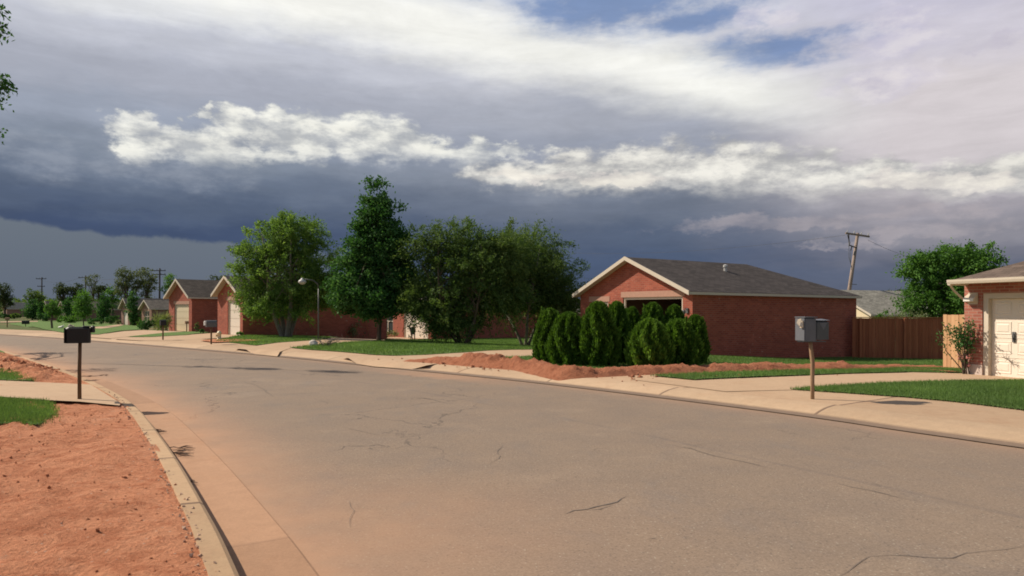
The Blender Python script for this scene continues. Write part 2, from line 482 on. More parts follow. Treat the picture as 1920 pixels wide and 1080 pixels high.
# ------------------------------------------------------------------ mesh helpers
class MB:
    def __init__(s):
        s.v, s.f, s.mi = [], [], []
        s.cur = 0
    def add(s, verts, faces):
        o = len(s.v)
        s.v += [tuple(v) for v in verts]
        s.f += [tuple(i + o for i in f) for f in faces]
        s.mi += [s.cur] * len(faces)
        return s
    def box(s, x0, x1, y0, y1, z0, z1):
        x0, x1 = min(x0, x1), max(x0, x1); y0, y1 = min(y0, y1), max(y0, y1)
        v = [(x, y, z) for z in (z0, z1) for y in (y0, y1) for x in (x0, x1)]
        return s.add(v, [(0, 2, 3, 1), (4, 5, 7, 6), (0, 1, 5, 4), (2, 6, 7, 3), (0, 4, 6, 2), (1, 3, 7, 5)])
    def cbox(s, x0, x1, y0, y1, z0, z1, c=.01):
        """box with chamfered vertical and top edges"""
        rings = []
        for (ins, z) in ((0, z0), (0, z1 - c), (c, z1)):
            a0, a1, b0, b1 = x0 + ins, x1 - ins, y0 + ins, y1 - ins
            rings.append([(a0 + c, b0, z), (a1 - c, b0, z), (a1, b0 + c, z), (a1, b1 - c, z), (a1 - c, b1, z), (a0 + c, b1, z), (a0, b1 - c, z), (a0, b0 + c, z)])
        v = sum(rings, [])
        f = []
        for k in range(2):
            for i in range(8):
                j = (i + 1) % 8
                f.append((k * 8 + i, k * 8 + j, (k + 1) * 8 + j, (k + 1) * 8 + i))
        f.append(tuple(range(7, -1, -1)))
        f.append(tuple(range(16, 24)))
        return s.add(v, f)
    def bar(s, a, b, w, h, up=(0, 0, 1)):
        a, b = Vector(a), Vector(b)
        d = (b - a).normalized()
        u = Vector(up)
        sd = d.cross(u)
        if sd.length < 1e-4: sd = d.cross(Vector((1, 0, 0)))
        sd.normalize()
        u2 = sd.cross(d).normalized()
        v = []
        for p in (a, b):
            for (i, j) in ((-1, -1), (1, -1), (1, 1), (-1, 1)):
                v.append(p + sd * (i * w / 2) + u2 * (j * h / 2))
        return s.add(v, [(3, 2, 1, 0), (4, 5, 6, 7), (0, 1, 5, 4), (1, 2, 6, 5), (2, 3, 7, 6), (3, 0, 4, 7)])
    def tube(s, pts, rad, n=8, cap=True):
        pts = [Vector(p) for p in pts]
        if not hasattr(rad, '__len__'): rad = [rad] * len(pts)
        rings = []
        prev = None
        for i, p in enumerate(pts):
            d = (pts[min(i + 1, len(pts) - 1)] - pts[max(i - 1, 0)])
            d = d.normalized() if d.length > 1e-9 else Vector((0, 0, 1))
            if prev is None:
                x = d.orthogonal().normalized()
            else:
                x = (prev - d * prev.dot(d))
                x = x.normalized() if x.length > 1e-6 else d.orthogonal().normalized()
            prev = x
            y = d.cross(x)
            rings.append([p + (x * math.cos(2 * math.pi * k / n) + y * math.sin(2 * math.pi * k / n)) * rad[i] for k in range(n)])
        v = sum(rings, [])
        f = []
        for i in range(len(pts) - 1):
            for k in range(n):
                j = (k + 1) % n
                f.append((i * n + k, i * n + j, (i + 1) * n + j, (i + 1) * n + k))
        if cap:
            f.append(tuple(range(n - 1, -1, -1)))
            f.append(tuple((len(pts) - 1) * n + k for k in range(n)))
        return s.add(v, f)
    def lathe(s, prof, n=14, c=(0, 0)):
        return s.tube([(c[0], c[1], z) for r, z in prof], [max(r, 1e-4) for r, z in prof], n)
    def prism(s, poly, d):
        """closed polygon (3d pts) extruded by vector d"""
        n = len(poly)
        p = [Vector(q) for q in poly]
        d = Vector(d)
        v = p + [q + d for q in p]
        f = [tuple(range(n - 1, -1, -1)), tuple(range(n, 2 * n))]
        for i in range(n):
            j = (i + 1) % n
            f.append((i, j, n + j, n + i))
        return s.add(v, f)
    def build(s, name, mat, parent=None, smooth_=False, uv=True):
        me = bpy.data.meshes.new(name)
        me.from_pydata(s.v, [], s.f)
        mats = mat if isinstance(mat, (list, tuple)) else [mat]
        for m_ in mats: me.materials.append(M[m_] if isinstance(m_, str) else m_)
        if len(mats) > 1:
            me.polygons.foreach_set('material_index', s.mi)
        me.update()
        import bmesh
        bm = bmesh.new(); bm.from_mesh(me)
        bmesh.ops.recalc_face_normals(bm, faces=bm.faces)
        bm.to_mesh(me); bm.free()
        if uv:
            ul = me.uv_layers.new(name='UVMap')
            for p in me.polygons:
                n = p.normal
                if abs(n.z) > .985:
                    t, w = Vector((1, 0, 0)), Vector((0, 1, 0))
                else:
                    t = Vector((-n.y, n.x, 0)).normalized()
                    w = n.cross(t)
                    if w.z < 0: w = -w
                for li in p.loop_indices:
                    co = me.vertices[me.loops[li].vertex_index].co
                    ul.data[li].uv = (co.dot(t), co.dot(w))
        if smooth_:
            me.polygons.foreach_set('use_smooth', [True] * len(me.polygons))
        o = bpy.data.objects.new(name, me)
        COL.objects.link(o)
        if parent is not None: o.parent = parent
        return o

def tag(o, label=None, cat=None, group=None, kind=None):
    if label: o['label'] = label
    if cat: o['category'] = cat
    if group: o['group'] = group
    if kind: o['kind'] = kind
    return o

def empty(name, loc, rz=0.0, label=None, cat=None, group=None):
    o = bpy.data.objects.new(name, None)
    COL.objects.link(o)
    o.location = loc
    o.rotation_euler = (0, 0, rz)
    o.empty_display_size = .3
    return tag(o, label, cat, group)

def sheet(name, poly, spacing, zf, mat, label=None, kind='structure', cat=None, attrs=None, far=None):
    """triangulated sheet filling a plan polygon, heights from zf(points)"""
    pts = []
    n = len(poly)
    for i in range(n):
        a, b = np.array(poly[i]), np.array(poly[(i + 1) % n])
        L = np.linalg.norm(b - a)
        sp = spacing if far is None else max(spacing, min(L, np.linalg.norm(a) * far))
        k = max(1, int(L / sp))
        for j in range(k):
            pts.append(tuple(a + (b - a) * j / k))
    bnd = np.array(pts)
    lo, hi = bnd.min(0), bnd.max(0)
    if far is None:
        gx, gy = np.meshgrid(np.arange(lo[0], hi[0], spacing), np.arange(lo[1], hi[1], spacing))
        I = np.stack([gx.ravel(), gy.ravel()], 1)
        I += rng.uniform(-.2, .2, I.shape) * spacing
    else:
        rr = [spacing * 3]
        while rr[-1] < 2200: rr.append(rr[-1] * (1 + far))
        I = []
        for r_ in rr:
            k = int(2 * math.pi / far)
            a = np.linspace(0, 2 * math.pi, k, endpoint=False)
            I.append(np.stack([r_ * np.cos(a), r_ * np.sin(a)], 1))
        I = np.concatenate(I)
    I = I[pip(I, poly)]
    if len(I):
        dmin = spacing * .35 if far is None else .3
        cl = np.concatenate([bnd, bnd[:1]])
        I = I[pdist(I, cl) > dmin]
    allp = [Vector(p) for p in pts] + [Vector(p) for p in I]
    ne = len(pts)
    edges = [(i, (i + 1) % ne) for i in range(ne)]
    vs, es, fs, *_ = delaunay_2d_cdt(allp, edges, [tuple(range(ne))], 1, 1e-5)
    V = np.array([(v.x, v.y) for v in vs])
    Zs = zf(V)
    me = bpy.data.meshes.new(name)
    me.from_pydata([(a[0], a[1], z) for a, z in zip(V, Zs)], [], [tuple(f) for f in fs])
    me.materials.append(M[mat])
    me.update()
    flip = [p.index for p in me.polygons if p.normal.z < 0]
    if flip:
        me.flip_normals() if len(flip) > len(me.polygons) / 2 else None
    me.polygons.foreach_set('use_smooth', [True] * len(me.polygons))
    for nm, fn in (attrs or {}).items():
        at_ = me.attributes.new(nm, 'FLOAT', 'POINT')
        at_.data.foreach_set('value', np.asarray(fn(V), dtype=np.float32))
    o = bpy.data.objects.new(name, me)
    COL.objects.link(o)
    return tag(o, label, cat, None, kind)

def ribbon(name, line, prof, mat, label, cat=None, lo=0, hi=None):
    """profile (offset to the right, z) swept along a plan polyline; u = arc length"""
    P = np.array(line)
    offs = [offset(line, d) for d, z in prof]
    s = np.concatenate([[0], np.cumsum(np.linalg.norm(np.diff(P, axis=0), axis=1))])
    verts, faces, uvs = [], [], []
    k = len(prof)
    for i in range(len(P)):
        for j, (d, z) in enumerate(prof):
            verts.append((offs[j][i][0], offs[j][i][1], z)); uvs.append((s[i], d))
    for i in range(len(P) - 1):
        for j in range(k - 1):
            faces.append((i * k + j, i * k + j + 1, (i + 1) * k + j + 1, (i + 1) * k + j))
    me = bpy.data.meshes.new(name)
    me.from_pydata(verts, [], faces)
    me.materials.append(M[mat]); me.update()
    if sum(p.normal.z for p in me.polygons) < 0: me.flip_normals()
    ul = me.uv_layers.new(name='UVMap')
    for l_ in me.loops: ul.data[l_.index].uv = uvs[l_.vertex_index]
    o = bpy.data.objects.new(name, me)
    COL.objects.link(o)
    return tag(o, label, cat, None, 'structure')

def quads(name, V, tint, mat, parent=None, tri=False):
    """V: (N,4,3) or (N,3,3) corner array -> one mesh of loose leaves"""
    N, k = V.shape[0], V.shape[1]
    me = bpy.data.meshes.new(name)
    me.vertices.add(N * k); me.loops.add(N * k); me.polygons.add(N)
    me.vertices.foreach_set('co', V.astype(np.float32).ravel())
    me.loops.foreach_set('vertex_index', np.arange(N * k, dtype=np.int32))
    me.polygons.foreach_set('loop_start', np.arange(0, N * k, k, dtype=np.int32))
    a = me.attributes.new('tint', 'FLOAT', 'FACE')
    a.data.foreach_set('value', tint.astype(np.float32))
    me.materials.append(M[mat])
    me.update(calc_edges=True)
    o = bpy.data.objects.new(name, me)
    COL.objects.link(o)
    if parent is not None: o.parent = parent
    return o

def unit(a):
    return a / np.maximum(np.linalg.norm(a, axis=-1, keepdims=True), 1e-9)

def leaf_quads(C, A, l, w):
    """diamond leaves at C with axis A"""
    N = len(C)
    side = unit(np.cross(A, rng.normal(size=(N, 3))))
    l = l * rng.uniform(.6, 1.4, (N, 1)); w = w * rng.uniform(.6, 1.4, (N, 1))
    return np.stack([C - A * l / 2, C + side * w / 2, C + A * l / 2, C - side * w / 2], 1)

def lobe_clumps(lobes, n, shell=.55):
    """clump centres spread in the outer part of ellipsoid lobes"""
    w = np.array([(l[3] * l[4] + l[4] * l[5] + l[3] * l[5]) for l in lobes])
    idx = rng.choice(len(lobes), n, p=w / w.sum())
    L = np.array(lobes)[idx]
    d = unit(rng.normal(size=(n, 3)))
    r = rng.uniform(shell ** 3, 1, (n, 1)) ** (1 / 3)
    return L[:, :3] + d * r * L[:, 3:6], d

def tree(name, label, cat, base, lobes, nclump, per, crad, leaf, mat, bark='bark', trunk_r=.14, trunk_h=1.5, stems=1, droop=0.0, wl=.5,
         group=None, limbs=14, lean=0.0, upward=0.0, shell=.5, spread=.25, wisp=0.0):
    root = empty(name, base, 0, label, cat, group)
    C, D = lobe_clumps(lobes, nclump, shell)
    C[:, 2] = np.maximum(C[:, 2], .15)
    # trunk and limbs
    mb = MB()
    top = max(l[2] + l[5] for l in lobes)
    cen = np.mean(np.array(lobes)[:, :3], axis=0)
    for s_ in range(stems):
        a = 2 * math.pi * s_ / max(stems, 1) + .6
        ox = 0 if stems == 1 else spread * math.cos(a)
        oy = 0 if stems == 1 else spread * math.sin(a)
        b0 = Vector((ox * .35, oy * .35, -.1))
        t0 = Vector((ox * 2.2 + lean, oy * 2.2, trunk_h))
        mid = (b0 + t0) / 2 + Vector((random.uniform(-.06, .06), random.uniform(-.06, .06), 0)) * (1 if trunk_h > 1 else .3)
        rr = trunk_r * (1 if stems == 1 else .62)
        mb.tube([b0, b0 + (mid - b0) * .25, mid, t0], [rr * 1.45, rr * 1.08, rr, rr * .82], 9)
        # leader
        e = Vector((cen[0] + ox * 3, cen[1] + oy * 3, top * .86))
        m2 = t0.lerp(e, .5) + Vector((random.uniform(-.2, .2), random.uniform(-.2, .2), 0)) * (top / 6)
        mb.tube([t0, m2, e], [rr * .82, rr * .45, rr * .1], 7)
        k = max(2, limbs // stems)
        for i in rng.choice(nclump, min(k, nclump), replace=False):
            c = Vector(C[i])
            f = random.uniform(.0, .55)
            st = t0.lerp(m2, f * 2) if f < .5 else m2.lerp(e, (f - .5) * 2)
            if c.z < st.z - .5 * top: continue
            mm = st.lerp(c, .5) + Vector((0, 0, .12 * (c - st).length))
            mb.tube([st, mm, c], [rr * .42, rr * .26, rr * .06], 5)
    if trunk_r > 0: mb.build('trunk', bark, root, True, uv=False)
    N = nclump * per
    ci = np.repeat(np.arange(nclump), per)
    cs = crad * rng.uniform(.6, 1.4, (nclump, 1))
    P = C[ci] + rng.normal(size=(N, 3)) * cs[ci] * np.array([1, 1, .75]) * .6
    A = unit(rng.normal(size=(N, 3)) + D[ci] * .5 + np.array([0, 0, upward - droop]))
    if wisp:
        sel = (rng.uniform(size=nclump) < .4)[ci]
        dirs = unit(D + np.array([.25, 0, .35]) + rng.normal(size=D.shape) * .35)
        tt = rng.uniform(-.2, 1, N) ** 1
        W = C[ci] + dirs[ci] * (tt * wisp)[:, None] - np.array([0, 0, 1]) * (np.maximum(tt, 0) ** 2 * wisp * .35)[:, None] + rng.normal(size=(N, 3)) * .09
        P = np.where(sel[:, None], W, P)
        A = np.where(sel[:, None], unit(dirs[ci] + rng.normal(size=(N, 3)) * .5 - np.array([0, 0, .4])), A)
    P[:, 2] = np.maximum(P[:, 2], .02)
    ctint = rng.uniform(.1, .8, nclump)
    tint = np.clip(ctint[ci] + rng.normal(size=N) * .2, 0, 1)
    quads('crown', leaf_quads(P, A, leaf, leaf * wl), tint, mat, root)
    return root

def mpp(Z):
    return Z / F

def px_tree(name, label, cat, x, yb, Z, box, nclump, per, mat, zb=None, lobes_px=None, **kw):
    """tree from its picture size: box=(x0,x1,ytop,ybottom of crown); lobes spread over the box"""
    b = at(x, yb, Z) if zb is None else Vector((at(x, yb, Z).x, Z, zb))
    k = mpp(Z)
    lobes = []
    for (lx, ly, rx, ry) in lobes_px:
        c = at(lx, ly, Z)
        lobes.append((c.x - b.x, random.uniform(-.25, .25) * rx * k, c.z - b.z, rx * k, rx * k * .9, ry * k))
    return tree(name, label, cat, b, lobes, nclump, per, mat=mat, **kw)

def bush(name, label, x, yb, w, h, mat='leaf_dark', n=None, cat='bush', group=None, Z=None, leafpx=3.6, droop=0.0, wl=.5, up=.3, stemm=True, squash=.5):
    b = G(x, yb) if Z is None else at(x, yb, Z)
    k = mpp(b.y)
    rx, rz = w * k / 2, h * k
    lobes = [(0, 0, rz * .5, rx * .78, rx * .75, rz * .46)]
    for i in range(5):
        a = 2 * math.pi * i / 5 + random.random()
        lobes.append((rx * .5 * math.cos(a), rx * .5 * math.sin(a), rz * random.uniform(.32, .68), rx * .5, rx * .5, rz * .32))
    n = n or int(max(300, w * h * 1.6))
    ncl = max(14, n // 24)
    return tree(name, label, cat, b, lobes, ncl, max(4, n // ncl), min(rx, rz) * .22, leafpx * k, mat, trunk_r=(.03 if stemm else .02), trunk_h=rz * .3, stems=3, limbs=9,
                droop=droop, wl=wl, upward=up, group=group, shell=squash, spread=min(.12, rx * .3))

# ================================================================== THE SETTING
def xy(p): return (p[0], p[1])
def gp(*pts): return [xy(G(x, y)) for x, y in pts]

def dust_fn(V):
    d = pdist(V, LEa)
    dr = pdist(V, REa)
    near = np.exp(-(d / 1.0) ** 2) * 1.1
    q = np.array(flat(560, 1000))
    sand = .6 * np.exp(-(((V[:, 0] - q[0]) / 1.9) ** 2 + ((V[:, 1] - q[1]) / 1.5) ** 2))
    q2 = np.array(flat(170, 712))
    sand2 = .7 * np.exp(-(((V[:, 0] - q2[0]) / 1.6) ** 2 + ((V[:, 1] - q2[1]) / 1.3) ** 2))
    rb = np.exp(-(dr / .5) ** 2) * .45
    q3 = np.array(flat(860, 702))
    sand3 = .6 * np.exp(-(((V[:, 0] - q3[0]) / 3.0) ** 2 + ((V[:, 1] - q3[1]) / 2.0) ** 2)) * (dr < 1.2)
    return np.clip(np.maximum.reduce([near, sand, sand2, rb, sand3]), 0, 1)

def across_fn(V):
    d, dr = pdist(V, LEa), pdist(V, REa)
    return dr - d * .62

sheet('road', ROADPOLY, .35, lambda V: np.zeros(len(V)) - .012 * np.clip(1 - np.minimum(pdist(V, LEa), pdist(V, REa)) / 1.5, 0, 1), 'asphalt',
      'cracked tan asphalt street dusted with red earth', attrs={'dust': dust_fn, 'across': across_fn})
def crack(pts, w, label):
    q = [Vector((*flat(x, y, 0), 0)) for x, y in pts]
    P_ = []
    for a, b_ in zip(q[:-1], q[1:]):
        n = max(2, int((b_ - a).length / .12))
        for i in range(n):
            p = a.lerp(b_, i / n)
            P_.append(Vector((p.x + mnoise.noise(p * 3.0) * .06, p.y + mnoise.noise(p * 3.0 + Vector((9, 4, 2))) * .06, 0)))
    P_.append(q[-1])
    V_, F_ = [], []
    for i, p in enumerate(P_):
        t = (P_[min(i + 1, len(P_) - 1)] - P_[max(i - 1, 0)]).normalized()
        ww = w * (.35 + 1.1 * abs(mnoise.noise(p * 4 + Vector((1, 2, 3))))) * min(1, (i + .3) / 3, (len(P_) - i - .7) / 3)
        nrm = Vector((-t.y, t.x, 0)) * max(ww, .001)
        V_ += [p + nrm + Vector((0, 0, .004)), p - nrm + Vector((0, 0, .004))]
    F_ = [(2 * i, 2 * i + 1, 2 * i + 3, 2 * i + 2) for i in range(len(P_) - 1)]
    mb = MB(); mb.add(V_, F_)
    return tag(mb.build('road_crack', 'tar', None, uv=False), label, None, None, 'structure')
plain('tar', (.155, .126, .105, 1), .35, 9, .8)
for pts, w in (([(1565, 1085), (1592, 1058), (1625, 1046), (1700, 1043), (1790, 1046), (1850, 1035), (1930, 1020)], .007),
               ([(1240, 831), (1295, 841), (1340, 855), (1410, 870), (1460, 882)], .014), ([(1560, 902), (1660, 927), (1720, 940)], .010), ([(1300, 836), (1342, 831)], .012),
               ([(1052, 966), (1066, 957), (1100, 954), (1130, 947), (1152, 941), (1175, 930)], .020), ([(1095, 957), (1130, 956), (1150, 947)], .012), ([(1214, 1009), (1232, 1010)], .03),
               ([(785, 744), (812, 750), (840, 757)], .02), ([(455, 716), (480, 722), (500, 735), (515, 745)], .016), ([(640, 800), (700, 815), (760, 818)], .010), ([(920, 872), (935, 855), (942, 835)], .008),
               ([(650, 985), (664, 960), (655, 940)], .008), ([(600, 700), (640, 706), (700, 705)], .02)):
    crack(pts, w * .75, 'dark crack in the asphalt')
ribbon('gutter', LE, [(.015, .004), (.22, .002), (.46, .006), (.475, .0)], 'gutter', 'orange stained concrete gutter pan beside the dirt verge')
kerbL = ribbon('kerb', LE, [(.03, -.03), (.02, .05), (.0, .112), (-.03, .131), (-.16, .137), (-.19, .05)], 'kerb_old', 'low upright concrete kerb along the bare dirt verge')
kerbR = ribbon('kerb', RE, [(-.10, -.02), (-.03, .012), (0, .03), (.10, .062), (.3, .105), (.5, .126), (.61, .132)], 'kerb', 'rolled concrete kerb along the far pavement')
plain('stained', (.20, .14, .10, 1), .25, 3, .9)
ribbon('gutter', RE, [(-.17, .003), (-.10, .006), (-.03, .016), (.015, .036)], 'stained', 'narrow dirt stained gutter lip along the far kerb')
ribbon('sidewalk', offset(RE, .6), [(0, .132), (1.2, .135), (2.6, .137), (2.62, .05)], 'walk', 'dusty concrete pavement between kerb and lawns')

# ground on both sides of the street, out to the horizon
big = 1900
RG = offset(RE, .55)
sheet('ground', list(RG) + [(-big, 420), (-big, big), (big, big), (big, -big), (60, -big)], .9, lambda V: ground(V) - .008, 'ground', 'rough green and brown ground behind the houses', far=.09)
LG = offset(LE, -.115)
def dirt_h(V):
    z = np.full(len(V), .0)
    dl = pdist(V, LEa)
    amp = np.clip((dl - .16) / .5, .22, 1)
    nz = np.array([mnoise.fractal((x * .9, y * .9, 0), .9, 2.0, 4) * .5 + mnoise.fractal((x * 4.5, y * 4.5, 3), .8, 2.1, 4) * .27 for x, y in V])
    near = np.clip(1.6 - dl / 12, .2, 1)
    z = .129 + nz * .105 * amp * near
    a, b = np.array(G(15, 676)[:2]), np.array(G(120, 712)[:2])
    a = a + (a - b) * .6
    dd = pdist(V, np.array([a, b]))
    lump = np.array([mnoise.noise((x * 2.4, y * 2.4, 9)) for x, y in V])
    lump2 = np.array([mnoise.fractal((x * 6, y * 6, 19), .8, 2, 3) for x, y in V])
    z += np.exp(-(dd / .65) ** 2) * (.15 + .14 * lump + .12 * lump2) * np.clip((dl - .2) / .6, 0, 1)
    return z
NEAR = [xy(p) for p in LG if -18 < p[0] and p[1] > 1.0 and p[1] < 25]
NEAR_BACK = [(NEAR[-1][0] - 3.0, NEAR[-1][1] + .3), (-19.5, 12), (-12, 4), (-6, 1.0)]
sheet('verge', NEAR + NEAR_BACK, .07, dirt_h, 'dirt', 'rough bare red earth beside the kerb')
i0 = [i for i, p in enumerate(LG) if p == LG[[xy(q) for q in LG].index(NEAR[0])]][0]
LGx = list(LG)
LOUT = LGx[:i0] + [NEAR[0]] + NEAR_BACK[::-1] + [NEAR[-1]] + LGx[LGx.index(NEAR[-1]) + 1:] 
sheet('ground', LOUT + [(-big, 380), (-big, -big), (40, -big)], .9, lambda V: ground(V) - .004, 'ground', 'ground beyond the bare verge', far=.09)

def lay(name, mat, poly, label, dz, sp=.5, **kw):
    return sheet(name, poly, sp, lambda V: ground(V) + dz, mat, label, **kw)

def blades(name, label, poly, dens, h, w=.012, edge=.06):
    P = np.array(poly)
    lo, hi = P.min(0), P.max(0)
    n = int((hi - lo).prod() * dens)
    Q = rng.uniform(lo, hi, (n, 2))
    Q += rng.normal(size=Q.shape) * 0
    Q = Q[pip(Q, poly)]
    Q = Q + rng.normal(size=Q.shape) * edge
    z = ground(Q) + .03
    N = len(Q)
    B = np.stack([Q[:, 0], Q[:, 1], z], 1)
    a = rng.uniform(0, 2 * math.pi, N)
    s = np.stack([np.cos(a), np.sin(a), np.zeros(N)], 1) * (w * rng.uniform(.7, 1.4, (N, 1)))
    hh = h * rng.uniform(.45, 1.3, (N, 1))
    tip = B + np.concatenate([rng.normal(size=(N, 2)) * h * .4, hh], 1)
    V = np.stack([B - s / 2 - [0, 0, .015], B + s / 2 - [0, 0, .015], tip], 1)
    pat = np.array([mnoise.noise((q[0] * .7, q[1] * .7, 5)) for q in Q])
    t = np.clip(.42 + .75 * pat + rng.normal(size=N) * .25, 0, 1)
    o = quads(name, V, t, 'grass_blade')
    return tag(o, label, None, None, 'stuff')

# --- far side: drives and lawns, from the near house to the far end
C4 = at(1298, 664, 26.2); C4.z = g1(C4.x, C4.y)
RZ4 = math.atan2(.533, .846)
D5A = Vector((12.06, 18.2)); AX5 = Vector((.954, .30)); AY5 = Vector((-.30, .954))
def w5(a, b): return (D5A.x + AX5.x * a + AY5.x * b, D5A.y + AX5.y * a + AY5.y * b)

front = gp((735, 687), (790, 690), (830, 692.5), (880, 697), (950, 703.5), (1040, 709.5), (1120, 708.5), (1220, 704), (1350, 700), (1500, 697), (1650, 695), (1765, 692), (1812, 690))
backr = offset(front, -1.35)
drive5 = gp((1180, 712), (1290, 715), (1420, 709), (1560, 703.5), (1700, 699.5), (1806, 696)) + [w5(.35, .15), w5(.35, -6.2), w5(-3.2, -6.2)] + gp((1920, 716), (1800, 717), (1700, 719), (1560, 726.5), (1484, 732), (1360, 748))
lay('driveway', 'concrete', drive5, 'curving tan concrete drive to the white garage door', .012)
drive4 = gp((700, 668), (745, 668), (800, 666), (880, 661), (960, 656.5), (1010, 656)) + [(C4.x - 4.6, C4.y + 4.2), (C4.x - .25, C4.y + .3)] + gp((1200, 672), (1010, 669), (940, 672), (870, 674.5), (800, 686), (700, 688), (640, 678))
lay('driveway', 'concrete', drive4, 'concrete drive behind the red earth ridge and the evergreens', .014)
C3 = G(812, 636); C3z = C3.z
drive3 = gp((480, 649), (522, 643), (597, 638.5), (640, 632.5), (700, 632.5), (752, 632)) + gp((806, 634.5), (769, 636.5), (722, 639.5), (706, 640.5), (600, 647), (545, 653), (520, 662), (440, 660))
lay('driveway', 'concrete', drive3, 'concrete drive between the multi-stemmed tree and the lawn with the tall tree', .013)
drive2 = gp((240, 634), (352, 628.6), (420, 624), (428, 624)) + gp((453, 629), (428, 633), (380, 636), (330, 639), (260, 644), (215, 641))
lay('driveway', 'concrete', drive2, 'concrete drive to the second brick garage', .012)
drive1 = gp((130, 634), (185, 628), (268, 619), (322, 617), (358, 621), (335, 623), (300, 625), (237, 631.5), (205, 640))
lay('driveway', 'concrete', drive1, 'concrete drive to the pale yellow garage door', .011)

lawn7 = gp((1482, 731.5), (1560, 726), (1660, 720), (1760, 717.2), (1920, 715.4), (2120, 716), (2200, 800), (1920, 771), (1800, 756), (1700, 746.5), (1580, 738))
lay('lawn', 'lawn', lawn7, 'clipped green lawn behind the grey mailbox', .03, .3)
blades('grass', 'grass blades of the lawn behind the grey mailbox', lawn7, 2600, .05, .011)
lawn6 = gp((1222, 706), (1350, 700), (1500, 696), (1650, 694), (1765, 690), (1806, 689)) + [w5(.1, .1)] + gp((1700, 698.6), (1560, 703), (1420, 708), (1300, 713.5))
lay('lawn', 'lawn', lawn6, 'narrow grass strip in front of the red earth ridge', .035, .3)
blades('grass', 'grass blades of the strip before the earth ridge', lawn6, 1100, .06, .014)
lawn5 = gp((862, 676), (940, 672), (1010, 669), (1120, 671)) + [(C4.x - 1.2, C4.y - .6), (C4.x - .1, C4.y - .15), (C4.x + 9.3, C4.y + 5.8), (19.6, 31.1), (15.9, 24.2)] + [p for p in offset(front, -1.0)[::-1] if p[0] > -.3]
lay('lawn', 'lawn', lawn5, 'grass beside the dark brick side wall and under the evergreens', .04, .35)
blades('grass', 'grass blades beside the shaded brick side wall', lawn5, 420, .07, .02)
lawn4 = gp((545, 653), (600, 647), (706, 640.5), (722, 639.5), (769, 636.6), (812, 637)) + [(C3.x + 8.6, C3.y + 7.2)] + gp((1040, 656), (960, 656.5), (880, 661), (800, 666), (745, 668), (700, 666), (640, 660.5), (580, 656.5))
lay('lawn', 'lawn', lawn4, 'broad lawn under the tall dark tree', .03, .45)
blades('grass', 'grass blades of the broad lawn under the tall tree', lawn4, 330, .07, .022)
lawn3 = gp((400, 641.5), (430, 634), (455, 630)) + [xy(at(700, 633, 50))] + gp((640, 632.5), (597, 638.5), (522, 643), (480, 648.5), (430, 643))
lay('lawn', 'lawn', lawn3, 'lawn below the multi-stemmed tree', .03, .5)
blades('grass', 'grass blades below the multi-stemmed tree', lawn3, 220, .07, .026)
lawn2 = gp((237, 632), (300, 625.4), (335, 623), (360, 622), (415, 623), (352, 628.4), (280, 632.5))
lay('lawn', 'lawn', lawn2, 'thin wedge of lawn between two brick garages', .03, .5)
lawn1 = gp((14, 607), (75, 601), (150, 603), (228, 609), (262, 612), (268, 618.4), (185, 627.6), (130, 626.4), (80, 617.6), (40, 611))
lay('lawn', 'lawn', lawn1, 'long green lawn running along the far houses', .03, .9)
lay('path', 'walk', gp((0, 603.2), (70, 602.2), (72, 603.6), (0, 605.2)), 'pale strip of concrete across the far lawn', .05, .8)
lay('path', 'walk', gp((128, 613.8), (225, 608.6), (232, 610), (150, 615.6)), 'pale garden path across the long lawn', .05, .8)
# dirt patch in lawn 3
lay('flower_bed', 'dirt', gp((375, 640), (400, 637.5), (450, 637.3), (490, 639), (470, 641.3), (400, 643.6)), 'bare red earth bed beside the second garage drive', .05, .4)
lay('flower_bed', 'dirt', [w5(-.3, 3.1), w5(-.35, .15), w5(.0, .12), w5(.0, 5.0), w5(2.4, 6.4), w5(2.0, 6.9)], 'red earth bed along the foot of the new fence', .06, .3)

# --- near side: drive and lawn patches
def left(poly, name, mat, label, dz, sp=.3):
    return sheet(name, poly, sp, lambda V: np.full(len(V), .123 + dz), mat, label)
ldrive = gp((-500, 716), (0, 717.5), (90, 721.5), (170, 725.5)) + [xy(G(226, 761))] + gp((224, 766), (150, 758.5), (95, 756), (0, 749), (-500, 742))
left(ldrive, 'driveway', 'concrete', 'near concrete drive crossing the dirt verge at the black mailbox', .045)
llawn = gp((-400, 744), (0, 750.5), (80, 754.5), (94, 760), (99, 775), (92, 791), (68, 800), (40, 795), (0, 798), (-400, 800))
left(llawn, 'lawn', 'lawn', 'small rounded lawn patch beside the black mailbox drive', .025, .2)
def blades_left(poly, label, dens, h, w):
    o = blades('grass', label, poly, dens, h, w)
    me = o.data
    co = np.empty(len(me.vertices) * 3, np.float32); me.vertices.foreach_get('co', co)
    co = co.reshape(-1, 3)
    base = np.repeat(ground(co.reshape(-1, 3, 3)[:, :2, :2].mean(1)), 3)
    co[:, 2] += .123 + .03 - base - .03
    me.vertices.foreach_set('co', co.ravel()); me.update()
blades_left(llawn, 'thick grass blades on the small rounded lawn patch', 4200, .05, .010)
llawn2 = gp((-200, 693), (0, 696.5), (38, 702), (62, 713), (58, 719), (0, 717.6), (-200, 716))
left(llawn2, 'lawn', 'lawn', 'lawn tip between the earth heap and the near drive', .06, .25)
blades_left(llawn2, 'grass blades of the lawn tip by the earth heap', 1500, .085, .016)
llawn3 = gp((-200, 655), (0, 660), (10, 664), (0, 667.5), (-200, 667))
left(llawn3, 'lawn', 'lawn', 'sliver of lawn beyond the earth heap', .06, .4)

